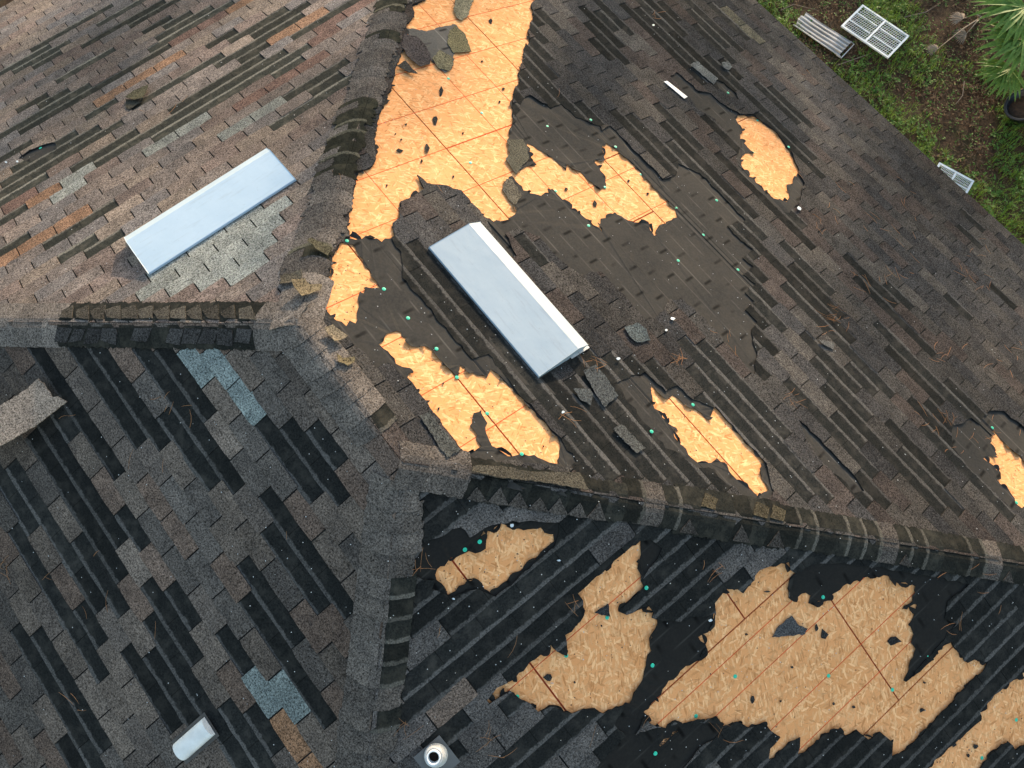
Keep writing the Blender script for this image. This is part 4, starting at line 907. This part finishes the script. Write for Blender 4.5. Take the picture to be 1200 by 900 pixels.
#PART3
# ---------------------------------------------------------------- ground
def nz(x, y): return math.sin(x * 1.7 + 1.3 * math.sin(y * .9)) * .5 + math.sin(y * 2.3 + 1.1 * math.sin(x * 1.6)) * .5
def ground_mat():
    N = NT('soil_and_litter'); v = N.obj()
    a = N.noise(v, 1.1, 5, .65); b = N.noise(v, 9, 5, .7); f = N.noise(v, 60, 3, .7)
    c = N.mix(N.ramp(b, .3, .7), (.024, .014, .008), (.085, .050, .027)); c = N.mix(N.ramp(a, .5, .64, 0, .6), c, (.030, .045, .012))
    c = N.mix(N.ramp(f, .62, .72, 0, .6), c, (.15, .095, .055)); c = N.mix(N.ramp(N.noise(v, 2.6, 3), .60, .72, 0, .55), c, (.115, .042, .020))
    N.bump(f, .7, .02); return N.fin(c, .95, .15)
def axis():
    out = [0]; x = 0; st = .35
    while x < 420: x += st; st *= 1.055; out.append(x)
    return [-v for v in out[:0:-1]] + out
gx = axis(); ng = len(gx); hgt = lambda x, y: .035 * nz(x * 2, y * 2) + .02 * nz(x * 5 + 3, y * 4.4) - .03 if abs(x) < 40 and abs(y) < 40 else -.03
V = [(x, y, hgt(x, y)) for y in gx for x in gx]; F = [(j * ng + i, j * ng + i + 1, (j + 1) * ng + i + 1, (j + 1) * ng + i) for j in range(ng - 1) for i in range(ng - 1)]
tag(link('ground', mesh('ground', V, F, True), None, ground_mat()), kind='structure')

def leafmat(name, c1, c2, trans=.25):
    N = NT(name); v = N.obj(); n = N.noise(v, 6, 3, .6); f = N.noise(v, 43, 2, .5)
    c = N.mix(N.ramp(n, .3, .7), c1, c2); c = N.mix(N.ramp(f, .3, .7, 0, .5), c, tuple(x * .45 for x in c1))
    m = N.fin(c, .65, .3)
    t = N.n('ShaderNodeBsdfTranslucent'); N.l(c, t.inputs[0]); mx = N.n('ShaderNodeMixShader'); mx.inputs[0].default_value = trans
    N.l(N.b.outputs[0], mx.inputs[1]); N.l(t.outputs[0], mx.inputs[2]); N.l(mx.outputs[0], N.out.inputs[0]); return m
M_GRASS = leafmat('grass_blade', (.11, .20, .020), (.20, .31, .040)); M_WEED = leafmat('weed_leaf', (.055, .13, .017), (.115, .22, .030)); M_DRY = plain('dry_litter', (.12, .075, .042), .95, .15, var=.6, scale=5)
M_FROND = leafmat('palmetto_leaf', (.085, .165, .022), (.17, .28, .050), .2); M_DEAD = plain('dead_frond', (.22, .17, .125), .9, var=.3)
def blade(mb, b, L_, az, lean, wd):
    d = Vector((math.cos(az), math.sin(az), 0)); sd_ = Vector((-d.y, d.x, 0)) * wd
    p1 = b + Vector((0, 0, L_ * .55)) + d * L_ * lean * .35; p2 = b + Vector((0, 0, L_ * (1 - lean * .4))) + d * L_ * lean
    mb.add([b - sd_, b + sd_, p1 + sd_ * .7, p1 - sd_ * .7, p2], [(0, 1, 2, 3), (3, 2, 4)])
def leaf(mb, b, L_, az, el, wd):
    d = Vector((math.cos(az) * math.cos(el), math.sin(az) * math.cos(el), math.sin(el))); s_ = d.cross(Vector((0, 0, 1))).normalized() * wd; up_ = s_.cross(d).normalized()
    m = b + d * L_ * .5 + up_ * L_ * .06; mb.add([b, m + s_, m - s_, b + d * L_], [(0, 1, 3), (0, 3, 2)])
r = random.Random(21); gr = MB(); wd = MB(); lt = MB()
def field(x0, x1, y0, y1, n):
    for _ in range(n):
        x, y = r.uniform(x0, x1), r.uniform(y0, y1)
        if -YE + .45 < x < LR + YE - .45 and -YE + .45 < y < YE - .45: continue
        g = hgt(x, y); b = Vector((x, y, g)); dens = nz(x * 1.3 + 2, y * 1.5 - 1) + .3 * nz(x * 3.1, y * 3.7)
        litter = .15 - .20 * max(0, (y - YE - 1.1)) + .5 * max(0, x - .4) * .6
        if dens + litter > -.2 + r.uniform(-.35, .35):
            q = r.random()
            if q < .62:
                for _k in range(5):
                    c = b + Vector((r.gauss(0, .03), r.gauss(0, .03), 0)); blade(gr, c, r.uniform(.05, .20), r.uniform(0, 6.28), r.uniform(.15, 1.0), r.uniform(.0022, .0045))
            else:
                nl = r.randint(5, 9); hh = r.uniform(.02, .14)
                for k in range(nl): leaf(wd, b + Vector((r.gauss(0, .015), r.gauss(0, .015), hh * k / nl)), r.uniform(.025, .065), r.uniform(0, 6.28), r.uniform(-.1, .7), r.uniform(.007, .018))
        else:
            for _k in range(2): leaf(lt, b + Vector((r.gauss(0, .04), r.gauss(0, .04), r.uniform(.004, .03))), r.uniform(.03, .11), r.uniform(0, 6.28), r.uniform(-.15, .4), r.uniform(.004, .014))
            if r.random() < .2:
                for k in range(4): leaf(wd, b + Vector((r.gauss(0, .02), r.gauss(0, .02), .02 * k)), r.uniform(.02, .05), r.uniform(0, 6.28), r.uniform(0, .6), r.uniform(.006, .014))
field(-3.4, 5.8, YE - .45, YE + 7.2, 27000); field(-YE - 2.2, -YE + .3, -3, 3.5, 3500)
tag(gr.build('grass', M_GRASS), 'bright green grass tufts along the foot of the house', 'grass', kind='stuff')
tag(wd.build('weeds', M_WEED), 'low broad-leaved green weeds growing through the litter', 'weeds', kind='stuff')
tag(lt.build('leaf_litter', M_DRY), 'brown leaf litter covering the bare soil', 'litter', kind='stuff')

# louvred panels and the ribbed sheet
def frame_from(c0, c1, c3, z):
    """matrix with x along c0-c1 and y along c0-c3, picture points on the ground at height z; sizes follow"""
    a, b, d = onground(*c0, z), onground(*c1, z), onground(*c3, z); x = (b - a).normalized(); y0 = d - a; y = (y0 - x * y0.dot(x)).normalized(); n = x.cross(y)
    if n.z < 0: n = -n
    return Matrix.Translation(a) @ Matrix((x, y, x.cross(y))).transposed().to_4x4(), (b - a).length, abs(y0.dot(y))
def louvre_panel(c0, c1, c3, z, label, tilt=0):
    M, L_, W_ = frame_from(c0, c1, c3, z); root = empty('louvred_panel'); root.matrix_world = M @ Matrix.Rotation(tilt, 4, 'X'); tag(root, label, 'panel', 'white louvred panels fallen beside the house')
    t, h = .030, .022
    for cx, cy, dx, dy in ((L_ / 2, t / 2, L_, t), (L_ / 2, W_ - t / 2, L_, t), (t / 2, W_ / 2, t, W_ - 2 * t - .004), (L_ - t / 2, W_ / 2, t, W_ - 2 * t - .004)):
        mb = MB(); mb.box((cx, cy, h / 2), (dx, dy, h)); mb.build('frame_bar', M_WHITE, root)
    for cx, cy, dx, dy in ((L_ / 2, W_ / 2, .026, W_ - 2 * t - .004), (L_ * .25, W_ / 3, L_ / 2 - t - .03, .016), (L_ * .75, W_ / 3, L_ / 2 - t - .03, .016), (L_ * .25, W_ * 2 / 3, L_ / 2 - t - .03, .016), (L_ * .75, W_ * 2 / 3, L_ / 2 - t - .03, .016)):
        mb = MB(); mb.box((cx, cy, h / 2 - .002), (dx, dy, h - .006)); mb.build('divider', M_WHITE, root)
    mb = MB(); nn = 24
    for k in range(nn):
        x = t + (L_ - 2 * t) * (k + .5) / nn; mb.box((x, W_ / 2, .007), (.0042, W_ - 2 * t, .006), Matrix.Translation((x, W_ / 2, .007)) @ Matrix.Rotation(.16, 4, 'Z') @ Matrix.Translation((-x, -W_ / 2, -.007)))
    for k in range(12): mb.box((L_ / 2, t + (W_ - 2 * t) * (k + .5) / 12, .006), (L_ - 2 * t, .0034, .004))
    tag(mb.build('grille', M_WHITE, root), kind='stuff'); return root
louvre_panel((1011, 5), (1066, 42), (993, 38), .10, 'white louvred plastic panel lying in the weeds beside the ribbed sheet', -.06)
louvre_panel((1101, 190), (1142, 212), (1092, 226), .12, 'white louvred panel half hidden under the roof edge', .05)
M, L_, W_ = frame_from((945, 13), (1000, 50), (934, 30), .06); root = empty('ribbed_sheet'); root.matrix_world = M; tag(root, 'dented grey ribbed metal sheet lying at the roof edge', 'metal sheet')
MR = plain('weathered_metal', (.36, .355, .35), .6, .4, .0, .3, 3, .1); n = 60; V = []; F = []
for side in range(2):
    for e in (0, .25, .5, .75, 1):
        for k in range(n + 1):
            f = k / n; V.append((e * (L_ - .03) + .02 * math.sin(f * 9) * (e == 0), f * W_, .018 + .016 * (1 if (f * 4.5) % 1 < .5 else -1) * min(1, 6 * abs(((f * 9) % 1) - .0)) + .01 * math.sin(e * 5) - .003 * side))
for e in range(4):
    for k in range(n): a = e * (n + 1) + k; F.append((a, a + n + 1, a + n + 2, a + 1)); a += 5 * (n + 1); F.append((a, a + 1, a + n + 2, a + n + 1))
link('sheet', mesh('sheet', V, F), root, MR)
mb = MB(); mb.tube([(L_ - .05, -.01, .02), (L_ + .02, -.005, .02), (L_ + .02, W_ + .02, .02), (L_ - .06, W_ + .02, .02)], .009, 6); mb.build('end_frame', MR, root)
mb = MB(); mb.tube([(0, W_ + .012, .012), (L_, W_ + .012, .012)], .010, 6); mb.build('side_rail', MR, root)

# palmettos
def frond(parent, hub, az, L_, mat, tilt, seg=15, span=2.6):
    mb = MB(); rr = random.Random(int(az * 1000) + seg)
    for k in range(seg):
        a = az + span * (k / (seg - 1) - .5); Lk = L_ * (.78 + .22 * math.cos((k / (seg - 1) - .5) * 2.4)) * rr.uniform(.92, 1.05)
        d = Vector((math.cos(a), math.sin(a), tilt + rr.uniform(-.06, .06))).normalized(); sd_ = Vector((-math.sin(a), math.cos(a), 0)); P = []
        for q in range(5):
            t = q / 4; w_ = .5 * Lk * .19 * (1 - .15 * t) * (1 if t < .3 else (1 - ((t - .3) / .7) ** 1.6) + .04) * (.35 + 2.2 * min(t, .3))
            c = Vector((0, 0, 0)) + d * Lk * t - Vector((0, 0, .22 * Lk * t ** 2.6)); P.append((c + sd_ * w_ + Vector((0, 0, w_ * .5)), c, c - sd_ * w_ + Vector((0, 0, w_ * .5))))
        V = [v for p in P for v in p]; F = []
        for q in range(4): F += [(q * 3, q * 3 + 1, q * 3 + 4, q * 3 + 3), (q * 3 + 1, q * 3 + 2, q * 3 + 5, q * 3 + 4)]
        mb.add(V, F)
    o = mb.build('frond', mat, parent); o.location = hub; tag(o, kind='stuff'); return o
def palmetto(base, hubs, label):
    root = empty('palmetto', base); tag(root, label, 'palmetto', 'palmettos beside the house')
    for (h, az, L_, tl, m) in hubs:
        h = Vector(h) - Vector(base); frond(root, h, az, L_, m, tl)
        mb = MB(); mb.tube([Vector((0, 0, 0)), h * .5 + Vector((0, 0, .08)), h], [.012, .009, .006], 5); mb.build('stalk', m, root)
dirpx = lambda p, q, z: (lambda a, b: math.atan2(b.y - a.y, b.x - a.x))(onground(*p, z), onground(*q, z))
pb = onground(1250, 55, 0)
palmetto(pb, [(onground(1200, 8, .75), dirpx((1200, 8), (1155, 28), .75), .75, .10, M_FROND), (onground(1202, 46, .65), dirpx((1202, 46), (1160, 68), .65), .70, .08, M_FROND), (onground(1184, 80, .45), dirpx((1184, 80), (1158, 102), .45), .52, .05, M_FROND),
              (onground(1255, 40, .8), dirpx((1255, 40), (1290, 20), .8), .46, .2, M_FROND), (onground(1250, 95, .6), dirpx((1250, 95), (1270, 130), .6), .44, .1, M_FROND)], 'green fan-leaved palmetto beside the black pot')
db = onground(1150, 20, 0)
palmetto(db, [(onground(1128, 22, .08), dirpx((1128, 22), (1112, 12), .08), .20, -.1, M_DEAD), (onground(1132, 40, .05), dirpx((1132, 40), (1112, 38), .05), .19, -.1, M_DEAD), (onground(1098, 58, .05), dirpx((1098, 58), (1080, 50), .05), .16, -.1, M_DEAD)], 'dry grey fallen palmetto fronds on the leaf litter')
# black pot
pc = onground(1200, 128, .15); root = empty('plant_pot', pc); tag(root, 'black plastic pot lying tilted under the palmetto', 'pot'); root.rotation_euler = (.5, -.35, 0)
mb = MB(); ring(mb, [(.17, -.15), (.215, .12), (.245, .12), (.25, .15), (.235, .16), (.205, .14), (.165, -.13), (.001, -.13)], 36); mb.build('pot_body', plain('black_plastic', (.012, .013, .016), .35, .5, var=.3), root, True)
mb = MB(); ring(mb, [(.19, .04), (.1, .055), (.001, .05)], 24); mb.build('soil', plain('pot_soil', (.05, .03, .018), .95, var=.4, scale=20), root)
# twigs
mt = plain('twig_bark', (.16, .12, .09), .9, var=.3)
for a, m_, b, lab in (((982, 76), (1005, 68), (1022, 62), 'thin dry twig lying between the two louvred panels'), ((915, 12), (930, 5), (958, 12), 'crooked twig lying behind the ribbed sheet'), ((1060, 20), (1085, 14), (1100, 5), 'dead stick lying in litter above the louvred panel'), ((1130, 95), (1128, 112), (1120, 122), 'short dead stick lying near the black pot')):
    mb = MB(); P = [onground(*q, .05) for q in (a, m_, b)]; mb.tube([p - P[0] for p in P], [.008, .006, .003], 5); o = mb.build('twig', mt); o.location = P[0]; tag(o, lab, 'twig')
#PART4
# ---------------------------------------------------------------- pines on the sunny side: their thin crowns dapple the slopes
M_BARK = plain('pine_bark', (.10, .065, .045), .95, .1, var=.4, scale=9, bump=.6); M_PINE = leafmat('pine_foliage', (.030, .060, .018), (.060, .095, .028), .2)
def pine(target, k, rad, ch, seed, label, dens=300):
    P = target + SUN * k; rr = random.Random(seed); base = Vector((P.x, P.y, 0)); root = empty('pine_tree', base); H = P.z
    tag(root, label, 'tree', 'pines beyond the sunny side of the house')
    mb = MB(); bend = [Vector((rr.gauss(0, .10), rr.gauss(0, .10), 0)) * min(q, 3) for q in range(7)]; tp = [Vector((0, 0, H * q / 6)) + (bend[q] if 0 < q < 6 else Vector()) for q in range(7)]
    mb.tube(tp, [.13, .115, .10, .085, .065, .045, .015], 8); mb.build('trunk', M_BARK, root, True)
    lb = MB(); fo = MB()
    for _ in range(26):
        z = H - ch * rr.random() ** .8; az = rr.uniform(0, 6.28); f = (H - z) / ch; L_ = rad * (.25 + .75 * math.sin(min(1, f * 1.1) * 2.2)) * rr.uniform(.7, 1.15)
        a = Vector((0, 0, z)); d = Vector((math.cos(az), math.sin(az), rr.uniform(-.05, .35))); pts = [a, a + d * L_ * .5, a + d * L_ + Vector((0, 0, .1))]
        lb.tube(pts, [.022, .014, .005], 5)
        for _k in range(dens // 26):
            t = rr.uniform(.3, 1.05); c = a + d * L_ * t + Vector((rr.gauss(0, .10), rr.gauss(0, .10), rr.gauss(0, .08)))
            for _q in range(12):
                e = Vector((rr.gauss(0, 1), rr.gauss(0, 1), rr.gauss(.3, .8))).normalized(); q_ = e.orthogonal().normalized() * .016; ln = rr.uniform(.10, .20)
                fo.add([c - q_, c + q_, c + e * ln], [(0, 1, 2)])
    lb.build('limbs', M_BARK, root); tag(fo.build('crown', M_PINE, root), kind='stuff')
def roofpt(nm, x, y):
    s = SL[nm]; c = onslope(s, x, y); return s.M @ Vector((c.x, c.y, 0))
pine(roofpt('TR', 672, 165), 19, .65, 2.4, 1, 'slim pine standing off the ragged edge of the large bare patch', 420)
pine(roofpt('TR', 828, 205), 17, .95, 2.4, 2, 'thin pine standing opposite the small oval bare patch', 430)
pine(roofpt('TR', 1015, 400), 21, .65, 2.6, 3, 'slender pine standing out from the middle of the long eave', 380)
pine(roofpt('TR', 1105, 520), 24, 1.1, 2.6, 6, 'broad pine standing out from the far end of the long eave', 400)
pine(roofpt('TL', -70, 260), 16, 1.5, 2.8, 4, 'small pine standing off the corner of the brown slope', 2200)
pine(roofpt('TL', 345, 275), 24, .45, 2.4, 5, 'narrow pine standing in line with the top hip', 420)
